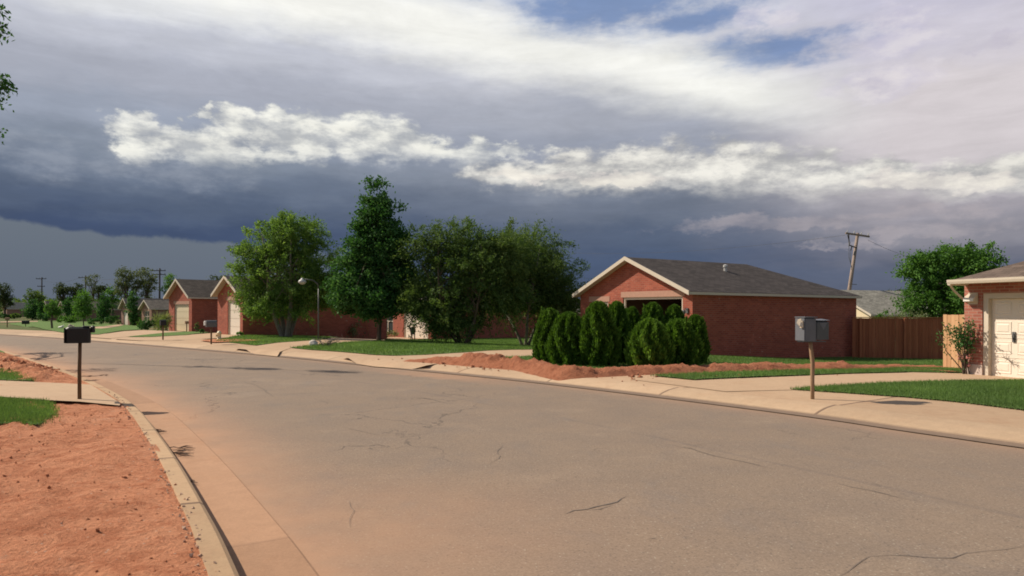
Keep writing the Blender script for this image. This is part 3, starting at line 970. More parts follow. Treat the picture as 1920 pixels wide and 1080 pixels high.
# --- red earth ridge
ctr = np.array(offset(front, -.66))
def ridge(V):
    d = pdist(V, ctr)
    dr_ = pdist(V, REa)
    z = np.where(pip(V, ROADPOLY), .0, np.interp(dr_, [0, .1, .3, .6], [.03, .06, .1, .13]) + zright(dr_) - .13)
    s = np.array([mnoise.fractal((x * 1.1, y * 1.1, 2), .9, 2, 4) for x, y in V])
    l = np.array([mnoise.fractal((x * 4.2, y * 4.2, 6), .8, 2, 4) for x, y in V])
    s = s * .6 + np.array([mnoise.noise((x * .55, y * .55, 12)) for x, y in V]) * .7
    l3 = np.array([mnoise.fractal((x * 11, y * 11, 4), .8, 2, 3) for x, y in V])
    ends = np.clip(np.linalg.norm(V - ctr[0], axis=1) / 1.8, 0, 1) * np.clip(np.linalg.norm(V - ctr[-1], axis=1) / 1.5, .2, 1)
    big_ = 1 + .35 * np.exp(-np.linalg.norm(V - np.array(xy(G(870, 690))), axis=1) / 3)
    prof = np.clip(1 - (d / .68) ** 2, 0, 1)
    edge_ = np.clip(pdist(V, np.array(front + backr[::-1] + front[:1])) / .3, 0, 1)
    prof = prof * edge_
    far_ = np.clip(1.15 - np.linalg.norm(V - ctr[0], axis=1) / 26, .55, 1)
    return z - .02 + prof ** .8 * ends * big_ * far_ * np.clip(dr_ / .6, 0, 1) * np.clip(.17 + .19 * s + .06 * l + .05 * l3, .03, .6) + prof * .025
sheet('dirt', front + backr[::-1], .075, ridge, 'ridge', 'long ridge of dug red earth before the evergreens', 'stuff')
# spilled earth on the pavement near the ridge's end
def clods(name, label, pts, size, mat='dirt', zf=None):
    n = len(pts)
    base = np.array([(1, 0, 0), (-1, 0, 0), (0, 1, 0), (0, -1, 0), (0, 0, 1), (0, 0, -1)], float)
    fc = [(0, 2, 4), (2, 1, 4), (1, 3, 4), (3, 0, 4), (2, 0, 5), (1, 2, 5), (3, 1, 5), (0, 3, 5)]
    mb = MB()
    zs = zf(pts) if zf is not None else ground(pts)
    for (x, y), z in zip(pts, zs):
        s = size * min(3.2, random.lognormvariate(0, .6))
        rot = Matrix.Rotation(random.random() * 6, 3, Vector((random.random(), random.random(), random.random() + .1)).normalized())
        mb.add([Vector((x, y, z + s * .25)) + rot @ (Vector(b) * s * random.uniform(.6, 1.2)) for b in base], fc)
    return tag(mb.build(name, mat, None, uv=False), label, None, None, 'stuff')
P = rng.uniform((-8.5, 2.5), (-1.2, 11.2), (4200, 2))
P = P[pip(P, NEAR + NEAR_BACK)]
P = P[~pip(P, ldrive) & ~pip(P, llawn)]
PH = np.array(G(60, 694)[:2]) + rng.normal(size=(500, 2)) * (1.1, .8)
PH = PH[pip(PH, NEAR + NEAR_BACK) & ~pip(PH, ldrive)]
clods('dirt', 'red clods on the earth heap across the near drive', PH, .022, 'dirt', dirt_h)
pn = np.array([mnoise.noise((x * .8, y * .8, 1)) for x, y in P])
P = P[(pn + rng.uniform(-.3, .3, len(P))) > -.05]
clods('dirt', 'loose red clods strewn over the near verge', P, .0068, 'dirt', dirt_h)
clods('gravel', 'pale pebbles lying on the near verge', P[::30][:160] + .05, .007, 'pebble', dirt_h)
Q = np.array(front)[rng.integers(0, len(front), 500)] + rng.normal(size=(500, 2)) * (.9, .6)
Q = Q[pdist(Q, REa) > .3]
Q = Q[~pip(Q, ROADPOLY)]
clods('dirt', 'small clods scattered round the foot of the earth ridge', Q, .022, 'ridge')
kb = np.array(offset(LE, -.17)); kb = kb[(kb[:, 1] > 3) & (kb[:, 1] < 13)]
ki = rng.uniform(0, len(kb) - 1.01, 420); k0 = ki.astype(int)
KP = kb[k0] + (kb[k0 + 1] - kb[k0]) * (ki - k0)[:, None] + rng.normal(size=(420, 2)) * .035
clods('gravel', 'crumbs of pale sand along the back of the near kerb', KP, .0065, 'pebble', lambda V: np.full(len(V), .132))

# leaf litter and twigs caught in the near gutter
mb = MB()
for (px, py, s) in ((318, 848, .28), (330, 840, .2), (325, 853, .22), (284, 808, .16), (292, 811, .12), (346, 905, .12), (166, 725, .22), (158, 716, .3), (28, 770, .05), (190, 714, .15)):
    c = flat(px, py, .02)
    for i in range(9):
        a = random.uniform(-.5, .6)
        p = Vector((c[0] + random.uniform(-s, s) * .5, c[1] + random.uniform(-s, s) * .3, .012 + random.random() * .02))
        q = p + Vector((math.cos(a), math.sin(a), random.uniform(-.05, .12))) * random.uniform(.04, s)
        if px < 240: p.z += .12; q.z += .12
        mb.tube([p, p.lerp(q, .5) + Vector((0, 0, .01)), q], [.004, .005, .002], 4)
tag(mb.build('debris', 'twig', None, uv=False), 'dark twigs and leaf litter caught in the near gutter', None, None, 'stuff')

# ================================================================== HOUSES
def face_y(C, rz, px):
    """distance along the front wall (local y) of the point that the survey photo shows at column px"""
    k = (px - 960) / F
    ax, ay = -math.sin(rz), math.cos(rz)
    return (C.x - k * C.y) / (k * ay - ax)

def house(label, C, rz, W, L, eave, apex, openings, wall='brick', roof='shingle', hip=True, ov=.16, ovf=.35, cat='house', trim='cream_trim', front_wall=None, group=None, drop=.9, detail=True):
    """gable front in the local plane x=0 (y 0..W), side wall along local +x at y=0; openings on the front"""
    root = empty('brick_house' if 'brick' in wall else 'house', C, rz, label, cat, group)
    mb = MB()
    t = .2
    ys = 0.0
    ops = sorted(openings, key=lambda o: o['y0'])
    z0 = -drop
    for o in ops:
        mb.box(0, t, ys, o['y0'], z0, eave)
        mb.box(0, t, o['y0'], o['y1'], o['z1'], eave)
        if o['z0'] > z0 + .01: mb.box(0, t, o['y0'], o['y1'], z0, o['z0'])
        ys = o['y1']
    mb.box(0, t, ys, W, z0, eave)
    mb.prism([(0, 0, eave), (0, W, eave), (0, W / 2, apex - .06)], (t, 0, 0))
    fw = front_wall or wall
    if fw == wall:
        mb.box(t, L, 0, t, z0, eave); mb.box(t, L, W - t, W, z0, eave); mb.box(L - t, L, t, W - t, z0, eave)
        w = mb.build('wall', wall, root)
    else:
        w = mb.build('wall', fw, root)
        mb = MB()
        mb.box(t, L, 0, t, z0, eave); mb.box(t, L, W - t, W, z0, eave); mb.box(L - t, L, t, W - t, z0, eave)
        mb.build('wall', wall, root)
    # soldier courses over the openings
    mb = MB()
    for o in ops:
        if o.get('lintel', True): mb.box(-.018, .05, o['y0'] - .12, o['y1'] + .12, o['z1'] + .002, o['z1'] + .24)
    if mb.v: mb.build('lintel', 'lintel', w)
    # roof
    s = (apex - eave) / (W / 2)
    ze = eave - s * ov + .05
    hx = L - (W / 2 if hip else 0)
    th = .1
    yl, yr, ym = W + ov, -ov, W / 2
    xr = L + ov
    top = [(-ovf, yr, ze), (xr, yr, ze), (xr, yl, ze), (-ovf, yl, ze), (-ovf, ym, apex + .05), (hx if hip else xr, ym, apex + .05)]
    bot = [(x, y, z - th) for x, y, z in top]
    mb = MB()
    fs = [(0, 1, 5, 4), (2, 3, 4, 5), (1, 2, 5)]
    mb.add(top, fs)
    rf = mb.build('roof', roof, root)
    mb = MB()
    mb.add(bot, [tuple(reversed(f)) for f in fs])
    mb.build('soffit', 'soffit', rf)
    # fascia: rakes and eaves
    mb = MB()
    fh = .11
    for ysd in (yr, yl):
        a = Vector((-ovf - .012, ysd, ze)); b = Vector((-ovf - .012, ym, apex + .05))
        mb.add([a + Vector((-.02, 0, .025)), b + Vector((-.02, 0, .025)), b + Vector((-.02, 0, -fh - .03)), a + Vector((-.02, 0, -fh - .03)),
                a + Vector((.02, 0, .025)), b + Vector((.02, 0, .025)), b + Vector((.02, 0, -fh - .03)), a + Vector((.02, 0, -fh - .03))],
               [(0, 1, 2, 3), (7, 6, 5, 4), (0, 4, 5, 1), (3, 2, 6, 7), (1, 5, 6, 2), (0, 3, 7, 4)])
        sg = -1 if ysd < 0 else 1
        mb.box(-ovf + .01, xr, ysd + sg * .002, ysd + sg * .03, ze - .115, ze - .012)
    if hip: mb.box(xr + .002, xr + .03, yr, yl, ze - .115, ze - .012)
    mb.build('fascia', trim, rf)
    for o in ops:
        k = o['kind']
        a, b, z0_, z1_ = o['y0'], o['y1'], max(o['z0'], 0), o['z1']
        fr = MB()
        fwid = .09
        fr.box(.045, .13, a + .001, a + fwid, z0_, z1_); fr.box(.045, .13, b - fwid, b - .001, z0_, z1_); fr.box(.045, .13, a + fwid, b - fwid, z1_ - fwid, z1_ - .001)
        if k == 'garage':
            d = MB()
            n = 4
            hh = (z1_ - fwid - z0_) / n
            for i in range(n):
                d.box(.10, .135, a + fwid + .002, b - fwid - .002, z0_ + i * hh + .012, z0_ + (i + 1) * hh - .008)
            d.box(.136, .16, a + fwid + .002, b - fwid - .002, z0_, z1_ - fwid)
            gd = d.build('garage_door', o.get('mat', 'white_door'), root)
            fr.build('door_frame', trim, gd)
        elif k == 'window':
            d = MB(); d.box(.12, .14, a + fwid, b - fwid, z0_ + .002, z1_ - fwid)
            wd = d.build('window', 'glass', root)
            fr.box(.045, .13, a + fwid, b - fwid, z0_ + .002, z0_ + fwid)
            fr.box(.055, .118, a + fwid, b - fwid, (z0_ + z1_) / 2 - .03, (z0_ + z1_) / 2 + .03)
            if b - a > 1.0: fr.box(.06, .115, (a + b) / 2 - .04, (a + b) / 2 + .04, z0_ + fwid, z1_ - fwid)
            fr.build('frame', trim, wd)
            if o.get('sill', True):
                si = MB(); si.box(-.04, .04, a - .06, b + .06, z0_ - .07, z0_ - .001); si.build('sill', 'lintel', wd)
        elif k == 'door':
            d = MB(); d.box(.10, .14, a + fwid, b - fwid, z0_, z1_ - fwid)
            dd = d.build('door', o.get('mat', 'white_door'), root)
            fr.build('door_frame', trim, dd)
        elif k == 'open':
            fr.build('door_frame', trim, root)
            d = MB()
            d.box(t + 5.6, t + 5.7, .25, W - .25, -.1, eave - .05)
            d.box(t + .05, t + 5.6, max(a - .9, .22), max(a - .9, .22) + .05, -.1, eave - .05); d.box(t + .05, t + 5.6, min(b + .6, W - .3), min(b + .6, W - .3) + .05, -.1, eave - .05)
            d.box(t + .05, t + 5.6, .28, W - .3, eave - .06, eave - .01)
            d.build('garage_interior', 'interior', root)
            d = MB(); d.box(.2, t + 5.6, .25, W - .3, -.3, -.02); d.build('garage_floor', 'concrete', root)
    return root, rf

# main house (open garage, dark side wall)
oy = lambda px: face_y(C4, RZ4, px)
h4, roof4 = house('red brick house with open garage and dark hip roof behind the evergreens', C4, RZ4, 6.95, 10.9, 2.5, 3.97,
    [dict(y0=oy(1280), y1=oy(1168), z0=-.9, z1=2.31, kind='open'), dict(y0=oy(1140), y1=oy(1108), z0=.7, z1=2.14, kind='window', lintel=True)],
    wall='brick', ovf=.35)
mb = MB()
mb.lathe([(.075, 0), (.075, .42), (.05, .43), (.05, .46), (.1, .47), (.1, .56), (.03, .6)], 10)
v4 = mb.build('vent_pipe', 'galvanised', roof4)
v4.location = (4.6, 2.35, 3.24)
# wall lamp by the garage opening
mb = MB(); mb.box(-.05, -.001, -.06, .06, -.1, .1); mb.tube([(-.05, 0, .05), (-.16, 0, .1), (-.2, 0, .02)], .012, 6)
mb.lathe([(.05, -.14), (.075, -.02), (.03, .04), (.01, .06)], 8, (-.2, 0))
wl = mb.build('wall_lamp', 'metal_dark', h4); wl.location = (-.001, oy(1289), 1.75)

# corner column house with white panelled garage door
h5 = empty('brick_house', (D5A.x, D5A.y, g1(D5A.x, D5A.y)), math.atan2(.30, .954), 'rose brick house with white panelled garage door and soffit light', 'house')
EV5 = 2.42
mb = MB()
d0, d1 = -.5, -5.4
DH = 2.14
mb.box(0, .3, d0, 0, -.3, EV5)
mb.box(0, .3, d1 - 2.5, d1, -.3, EV5)
mb.box(0, .3, d1, d0, DH, EV5)
mb.box(.3, 9, -.2, 0, -.6, EV5); mb.box(8.8, 9, -7.9, -.2, -.6, EV5); mb.box(.3, 8.8, -7.9, -7.7, -.6, EV5)
mb.build('wall', 'brick_rose', h5)
mb = MB(); mb.box(-.03, .0, -.52, .03, -.02, .28); mb.box(0, .3, .001, .03, -.02, .28); mb.build('plinth', 'cut_stone', h5)
mb = MB()
b5, rgh = .62, 3.95 - .0
zt = EV5 + .06
X0, X1, Y0, Y1 = -b5, 9.6, -8.5, -.12
ymid = (Y0 + Y1) / 2
hw = (Y1 - Y0) / 2
zr = zt + hw * .42
top = [(X0, Y0, zt), (X1, Y0, zt), (X1, Y1, zt), (X0, Y1, zt), (X0 + hw, ymid, zr), (X1 - hw, ymid, zr)]
mb.add(top, [(0, 1, 5, 4), (1, 2, 5), (2, 3, 4, 5), (3, 0, 4)])
rf5 = mb.build('roof', 'shingle_umber', h5)
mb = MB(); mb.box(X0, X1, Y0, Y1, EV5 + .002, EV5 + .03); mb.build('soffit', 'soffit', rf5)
mb = MB()
prof = [(-.0, .0), (.0, -.10), (-.035, -.13), (-.10, -.12), (-.125, -.05), (-.13, .015), (-.115, .015), (-.105, -.04), (-.02, -.02)]
for (a, b, ax) in (((X0, Y0 - .12), (X0, Y1 + .12), 0), ((X0 - .0, Y1), (X1, Y1), 1)):
    if ax == 0: mb.prism([(X0 + d * .8, Y0 - .1, zt + z * .8) for d, z in prof], (0, Y1 - Y0 + .13, 0))
    else: mb.prism([(X0 + .005, Y1 - d, zt + z) for d, z in prof], (X1 - X0, 0, 0))
mb.build('rain_gutter', 'cream_trim', rf5)
mb = MB(); mb.tube([(X0 + .05, -.02, EV5), (X0 + .25, -.0, EV5 - .2), (-.06, .0, EV5 - .42)], .03, 6)
mb.build('downspout', 'cream_trim', rf5)
mb = MB()
mb.box(.03, .2, d0 - .14, d0 - .001, 0, DH - .001); mb.box(.03, .2, d1 + .001, d1 + .14, 0, DH - .001); mb.box(.03, .2, d1 + .14, d0 - .14, DH - .14, DH - .001)
DRW = MB()
za, zb = 0.01, DH - .145
ya, yb = d1 + .142, d0 - .142
DRW.box(.16, .19, ya, yb, za, zb)
rows, cols = 4, 8
pw, ph = (yb - ya) / cols, (zb - za) / rows
for i in range(rows):
    for j in range(cols):
        y0, y1_, z0, z1 = ya + j * pw + .07, ya + (j + 1) * pw - .07, za + i * ph + .085, za + (i + 1) * ph - .085
        o = [(.158, y0, z0), (.158, y1_, z0), (.158, y1_, z1), (.158, y0, z1)]
        q = [(.146, y0 + .012, z0 + .012), (.146, y1_ - .012, z0 + .012), (.146, y1_ - .012, z1 - .012), (.146, y0 + .012, z1 - .012)]
        r_ = [(.155, y0 + .05, z0 + .05), (.155, y1_ - .05, z0 + .05), (.155, y1_ - .05, z1 - .05), (.155, y0 + .05, z1 - .05)]
        u = [(.144, y0 + .085, z0 + .085), (.144, y1_ - .085, z0 + .085), (.144, y1_ - .085, z1 - .085), (.144, y0 + .085, z1 - .085)]
        f = []
        for k in range(3):
            for e in range(4):
                f.append((k * 4 + e, k * 4 + (e + 1) % 4, k * 4 + 4 + (e + 1) % 4, k * 4 + 4 + e))
        f.append((12, 13, 14, 15))
        DRW.add(o + q + r_ + u, f)
    if i: DRW.box(.15, .161, ya, yb, za + i * ph - .004, za + i * ph + .004)
gd5 = DRW.build('garage_door', 'white_door', h5)
mb.build('door_frame', 'cream_trim', gd5)
mb = MB(); yc = yb - pw
mb.box(.10, .15, yc - .02, yc + .02, .98, 1.02); mb.tube([(.10, yc, 1.13), (.085, yc, 1.06), (.10, yc, .94)], .014, 6); mb.box(.13, .152, yc - .04, yc + .04, .9, 1.16)
mb.build('handle', 'metal_dark', gd5)
mb = MB()
mb.prism([(-.02, -.10, 2.12), (-.17, -.10, 2.02), (-.17, -.10, 1.93), (-.02, -.10, 1.90)], (0, -.3, 0))
mb.box(-.02, -.001, -.38, -.12, 1.86, 2.16)
sl = mb.build('wall_light', 'cream_trim', h5)
mb = MB(); mb.prism([(-.172, -.115, 2.015), (-.185, -.115, 2.01), (-.185, -.115, 1.935), (-.172, -.115, 1.935)], (0, -.27, 0)); mb.build('lens', 'white_paint', sl)
mb = MB(); mb.lathe([(.05, 0), (.05, .3), (.08, .31), (.08, .4), (.02, .43)], 8); vp = mb.build('vent_pipe', 'galvanised', rf5); vp.location = (2.1, -.6, 3.42)

# brick house behind the dark spreading tree
RZ3 = R(41)
fy = lambda C, rz, px: face_y(C, rz, px)
o3 = lambda px: fy(C3, RZ3, px)
house('brick house with white garage door half hidden by the dark spreading tree', C3, RZ3, 7.2, 12.0, 2.5, 3.9,
    [dict(y0=o3(803), y1=o3(757), z0=-.9, z1=2.12, kind='garage'), dict(y0=o3(737), y1=o3(716), z0=.35, z1=2.1, kind='window')], wall='brick', ov=.2)
# brick house behind the multi-stemmed tree
C2 = G(455, 629.5); RZ2 = R(45); o2 = lambda px: fy(C2, RZ2, px)
house('brick house with narrow white garage door and long wall behind the multi-stemmed tree', C2, RZ2, 3.7, 10.2, 2.5, 3.55,
    [dict(y0=o2(450), y1=o2(427), z0=-.9, z1=2.1, kind='garage')], wall='brick', ov=.16, hip=False)
C1 = G(359.5, 621.5); RZ1 = R(48); o1 = lambda px: fy(C1, RZ1, px)
house('brick house with pale yellow garage door under a steep gable', C1, RZ1, 4.3, 10.0, 2.72, 4.05,
    [dict(y0=o1(354), y1=o1(327), z0=-.9, z1=2.12, kind='garage', mat='yellow_door')], wall='brick', roof='shingle_brown', ov=.18, hip=False)
for (px, py, W, L, ev, ap, lab, kind, zz) in (
    (284, 612, 3.0, 9.5, 2.35, 3.35, 'small brown brick house with shuttered gable window, next to the yellow garage door house', 'window', 0),
    (243, 609.3, 2.9, 11.0, 2.4, 3.7, 'brown brick house with white posted porch under a peaked gable', 'door', 0),
    (124, 602, 3.6, 13.5, 2.2, 3.5, 'low brown house with long roof behind the row of young trees', 'window', 0),
    (93, 600.5, 3.2, 7.0, 2.2, 3.6, 'low house with pale gable hidden between bushy trees', 'window', 0),
    (13, 594.5, 3.4, 5.6, 2.2, 3.7, 'farthest low brick house with pale roof at the bend', 'window', 0)):
    C = G(px, py)
    house(lab, C, R(50), W, L, ev, ap, [dict(y0=W * .22, y1=W * .72, z0=(-.9 if kind == 'door' else .5), z1=2.0, kind=kind)],
          wall='brick_brown', roof='shingle_tan' if px > 20 else 'shingle_grey', hip=False, ov=.2)
# house beyond the fence, and a roof behind the tall evergreens
C6 = at(1634, 600, 52); C6.z = -.6
h6, _ = house('cream gabled house with pale grey roof beyond the fence', C6, R(20), 7.5, 13, 2.15, 4.0, [dict(y0=3.1, y1=4.4, z0=.6, z1=1.8, kind='window')], wall='cream_siding', roof='shingle_grey', hip=True, ov=.3)
C7 = at(1100, 600, 56); C7.z = -.6
house('low house with grey brown roof seen between the evergreens and the dark tree', C7, R(60), 7, 9, 1.95, 3.3, [dict(y0=2.1, y1=3.4, z0=.6, z1=1.6, kind='window')], wall='brick_brown', roof='shingle_grey', hip=False, ov=.3)

# ================================================================== FENCES
def fence(label, a, b, top, mat, gaps=.145, posts=(), thick=.02, base=None, cap=True, rails_front=False):
    a, b = Vector(a), Vector(b)
    d = b - a
    L = d.length
    root = empty('wooden_fence', (a.x, a.y, 0), math.atan2(d.y, d.x), label, 'fence')
    n = int(L / gaps)
    mb = MB()
    for i in range(n):
        x0, x1 = i * L / n + .004, (i + 1) * L / n - .004
        p = a + d * ((i + .5) / n)
        zb = g1(p.x, p.y) + .03 if base is None else base
        o = random.uniform(-.006, .006)
        mb.box(x0, x1, -thick / 2 + o, thick / 2 + o, zb, top + random.uniform(-.012, .012))
    mb.build('boards', mat, root)
    mb = MB()
    for z in (.25, 1.0, 1.7):
        mb.box(0, L, thick / 2 + .008, thick / 2 + .05, top - 1.83 + z - .04, top - 1.83 + z + .05)
    mb.build('rail', mat, root)
    if cap:
        mb = MB(); mb.box(-.02, L + .02, -.05, .06, top + .014, top + .05); mb.build('cap_rail', mat, root)
    for x in posts:
        mb = MB(); p = a + d * (x / L)
        mb.cbox(x - .06, x + .06, -.11, -.014, g1(p.x, p.y) - .1, top + .005)
        mb.build('post', mat, root)
    return root
fence('shaded reddish brown board fence joining the brick side wall', (at(1598, 640, 31.3).x, 31.3), (21.6, 30.9), 1.37, 'fence_red', posts=(.34, 2.3, 4.2))
fence('short run of new honey coloured fence boards beside the brick column', (15.42, 24.4), (16.85, 19.75), 1.57, 'fence_new', gaps=.15, cap=False)

# ================================================================== MAILBOXES
b = G(148, 753.5); b.z = .165
mb_root = empty('mailbox', (b.x, b.y, b.z), R(28), 'black mailbox on a thin brown post at the near drive', 'mailbox')
m = MB(); m.tube([(0.01, 0, -.25), (.005, 0, .5), (.012, 0, .93)], [.03, .028, .026], 8); m.build('post', 'post_brown', mb_root, True)
m = MB(); m.cbox(-.19, .16, -.11, .11, .92, 1.185, .03); m.build('box', 'black_paint', mb_root)
m = MB(); m.box(-.202, -.191, -.112, .112, .925, 1.17); m.build('door', 'black_paint', mb_root)
m = MB(); m.cbox(.162, .22, -.07, .07, 1.09, 1.205, .02); m.cbox(.05, .155, -.09, .09, 1.186, 1.2, .006); m.build('paper_holder', 'black_paint', mb_root)
m = MB(); m.tube([(-.15, -.02, 1.19), (-.13, 0, 1.215), (-.10, .02, 1.2)], [.012, .02, .01], 6); m.tube([(-.1, .03, 1.19), (-.07, .02, 1.2)], [.012, .01], 6); m.build('paper', 'paper', mb_root)

b = G(1523.5, 748.5)
mr = empty('mailbox', (b.x, b.y, b.z + .005), R(20), 'pair of dented grey metal mailboxes on a bent wooden post', 'mailbox')
m = MB(); m.tube([(.0, 0, -.25), (-.005, 0, .35), (.0, 0, .62), (-.03, 0, .82), (-.055, 0, 1.0)], [.033, .033, .036, .034, .03], 8); m.build('post', 'post_wood', mr, True)
m = MB(); m.box(-.26, .24, -.06, .08, .988, 1.004); m.build('bracket', 'grey_paint_dark', mr)
m = MB(); m.cbox(-.285, -.03, -.12, .10, 1.006, 1.41, .02); m.box(-.297, -.022, -.13, .11, 1.412, 1.43); m.build('box', 'grey_paint', mr)
m = MB(); m.box(-.296, -.287, -.115, .095, 1.02, 1.4); m.build('door', 'grey_paint', mr)
m = MB(); m.box(-.33, -.3, -.1, -.05, 1.24, 1.36); m.add([(-.33, -.13, 1.25), (-.39, -.11, 1.27), (-.41, -.06, 1.32), (-.37, -.04, 1.38), (-.32, -.07, 1.4), (-.33, -.03, 1.27), (-.35, -.09, 1.33)], [(0, 1, 6), (1, 2, 6), (2, 3, 6), (3, 4, 6), (4, 0, 6), (0, 5, 1), (1, 5, 2), (2, 5, 3), (3, 5, 4), (4, 5, 0)]); m.build('paper', 'paper', mr)
m = MB()
m.cbox(-.015, .30, -.085, .115, 1.03, 1.36, .03)
mb2 = m.build('box', 'grey_paint_dark', mr); mb2['label'] = 'darker lower box with a pale triangle painted as a reflection'
m = MB(); m.add([(.06, -.088, 1.32), (.24, -.088, 1.33), (.15, -.088, 1.2)], [(0, 1, 2)]); m.prism([(.0, -.09, 1.362), (.3, -.09, 1.362), (.3, .12, 1.385), (.0, .12, 1.372)], (0, 0, .006)); m.build('reflection_and_top', 'grey_paint', mb2)  # paler triangle paints a reflection on the side; thin sheet tops the box

def small_mailbox(label, px, py, hpx, mat, wpx, rz=R(40), paper=False, tall=.28):
    b = G(px, py); k = mpp(b.y)
    r = empty('mailbox', b, rz, label, 'mailbox')
    h, w = hpx * k, wpx * k
    m = MB(); m.tube([(0, 0, -.1), (0, 0, h * .8)], .035, 6); m.build('post', 'post_brown', r)
    m = MB(); sec = []
    bh = h * tall
    for i in range(9):
        a = math.pi * i / 8
        sec.append((-w / 2, -math.cos(a) * .1, h - .1 * 1 + math.sin(a) * .1))
    sec = [(-w / 2, -.1, h - bh)] + sec + [(-w / 2, .1, h - bh)]
    m.prism(sec, (w, 0, 0)); m.build('box', mat, r)
    if paper:
        m = MB(); m.cbox(-w / 2 - .09, -w / 2, -.06, .06, h - bh * .75, h - bh * .1, .02); m.build('paper', 'white_paint', r)
    return r
small_mailbox('brown mailbox with white paper in its mouth before the second garage', 396, 645.5, 45, 'metal_dark', 18, paper=True)
small_mailbox('dark mailbox on a post in front of the spiky yuccas', 305.5, 637.5, 38, 'black_paint', 10)
small_mailbox('short tan mailbox post beside the yellow garage door', 350, 621.5, 20, 'post_wood', 6)
small_mailbox('small black mailbox on the far lawn', 48, 611.5, 12, 'black_paint', 12, tall=.55)
small_mailbox('tan mailbox near the far bend in the road', 13.5, 613.5, 18, 'post_wood', 7)

# ================================================================== SMALL YARD THINGS
b = G(411, 637); k = mpp(b.y)
hy = empty('fire_hydrant', b, R(30), 'small cream fire hydrant beside the drive of the second garage', 'hydrant')
m = MB(); m.lathe([(.13, 0), (.13, .04), (.09, .05), (.09, .3), (.12, .31), (.12, .34), (.1, .36), (.06, .43), (.02, .45)], 12); m.build('body', 'hydrant_paint', hy, True)
for sgn in (-1, 1):
    m = MB(); m.tube([(0, sgn * .08, .25), (0, sgn * .16, .25)], .045, 8); m.build('nozzle', 'hydrant_paint', hy)
m = MB(); m.tube([(-.08, 0, .22), (-.17, 0, .22)], .06, 8); m.build('nozzle', 'hydrant_paint', hy)
b = G(588, 649)
m = MB()
for i in range(7):
    m.lathe([(.02, 0.0)], 3) if False else None
pts = []
import bmesh
bm = bmesh.new(); bmesh.ops.create_icosphere(bm, subdivisions=3, radius=.19)
for v in bm.verts: v.co *= 1 + .22 * mnoise.noise(v.co * 6); v.co.z = v.co.z * .85 + .1
me = bpy.data.meshes.new('rock'); bm.to_mesh(me); bm.free(); me.materials.append(M['rock'])
o = bpy.data.objects.new('rock', me); COL.objects.link(o); o.location = b
tag(o, 'round white rock at the tip of the lawn beside dry twigs', 'rock')
def dry_bush(label, b, w, h, n, name='dry_bush', r=.012, mat='twig', leaf=0):
    root = empty(name, b, 0, label, 'shrub')
    m = MB(); tips = []
    for i in range(n):
        a = random.uniform(0, 6.28)
        e = Vector((math.cos(a) * w * random.uniform(.3, 1), math.sin(a) * w * random.uniform(.3, .8), h * random.uniform(.4, 1)))
        mid = e * .5 + Vector((random.uniform(-.1, .1) * w, random.uniform(-.1, .1) * w, h * random.uniform(.05, .25)))
        m.tube([(0, 0, -.03), mid, e], [r, r * .7, r * .25], 4); tips += [mid, e]
        for j in range(3):
            s = mid.lerp(e, random.random()); q = s + Vector((random.uniform(-1, 1), random.uniform(-1, 1), random.uniform(-.3, .8))) * w * .35
            m.tube([s, q], [r * .5, r * .15], 3); tips.append(q)
    m.build('stems', mat, root, uv=False)
    if leaf:
        T = np.array([tuple(t) for t in tips]); T = T[rng.integers(0, len(T), leaf)] + rng.normal(size=(leaf, 3)) * .06
        quads('leaves', leaf_quads(T, unit(rng.normal(size=(leaf, 3))), .05, .03), rng.uniform(0, 1, leaf), 'leaf_bright', root)
    return root
dry_bush('dry grey twigs around the white rock at the lawn tip', G(610, 650), .75, .42, 26, 'dry_shrub', .012, 'bark_grey')
dry_bush('bare twiggy bush before the white panelled garage door', G(1912, 708), .62, .75, 16, 'bare_bush', .012, 'bark')

# climbing rose on the column
c5 = Vector(w5(-.12, -.15))
rz5 = empty('climbing_rose', (c5.x, c5.y, g1(c5.x, c5.y)), 0, 'leggy climbing rose with pink blooms against the brick column', 'plant')
m = MB(); TP = []
for i in range(13):
    e = Vector((random.uniform(-.32, .12), random.uniform(-.35, .2), random.uniform(.9, 1.5)))
    if i < 2: e = Vector((-.5 + .12 * i, .4 - .2 * i, 1.2 + .12 * i))
    mid = Vector((e.x * random.uniform(.35, .8), e.y * .5, e.z * .5))
    m.tube([(random.uniform(-.1, .1), random.uniform(-.05, .05), -.05), mid * .55, mid, e], [.017, .014, .011, .005], 5)
    for k_ in range(10):
        f = random.random(); TP.append(tuple((mid * .55).lerp(mid, f) if k_ < 3 else mid.lerp(e, f)))
m.build('stems', 'bark', rz5, uv=False)
T = np.array(TP)
top_ = T[T[:, 2] > .75]
T2 = np.concatenate([T[rng.integers(0, len(T), 350)], top_[rng.integers(0, len(top_), 900)]])
T2 = T2 + rng.normal(size=T2.shape) * .075
quads('leaves', leaf_quads(T2, unit(rng.normal(size=(len(T2), 3))), .06, .038), rng.uniform(0, .9, len(T2)), 'leaf_dark', rz5)
plain('petal', (.55, .22, .20, 1), .3, 30, .7)
for i in range(14):
    p = T[rng.integers(0, len(T))] + rng.normal(size=3) * .05
    bm = bmesh.new(); bmesh.ops.create_icosphere(bm, subdivisions=2, radius=.036)
    for v in bm.verts: v.co *= 1 + .3 * mnoise.noise(v.co * 40 + Vector((i, 0, 0)))
    me = bpy.data.meshes.new('bloom'); bm.to_mesh(me); bm.free(); me.materials.append(M['petal'])
    o = bpy.data.objects.new('bloom', me); COL.objects.link(o); o.parent = rz5; o.location = p

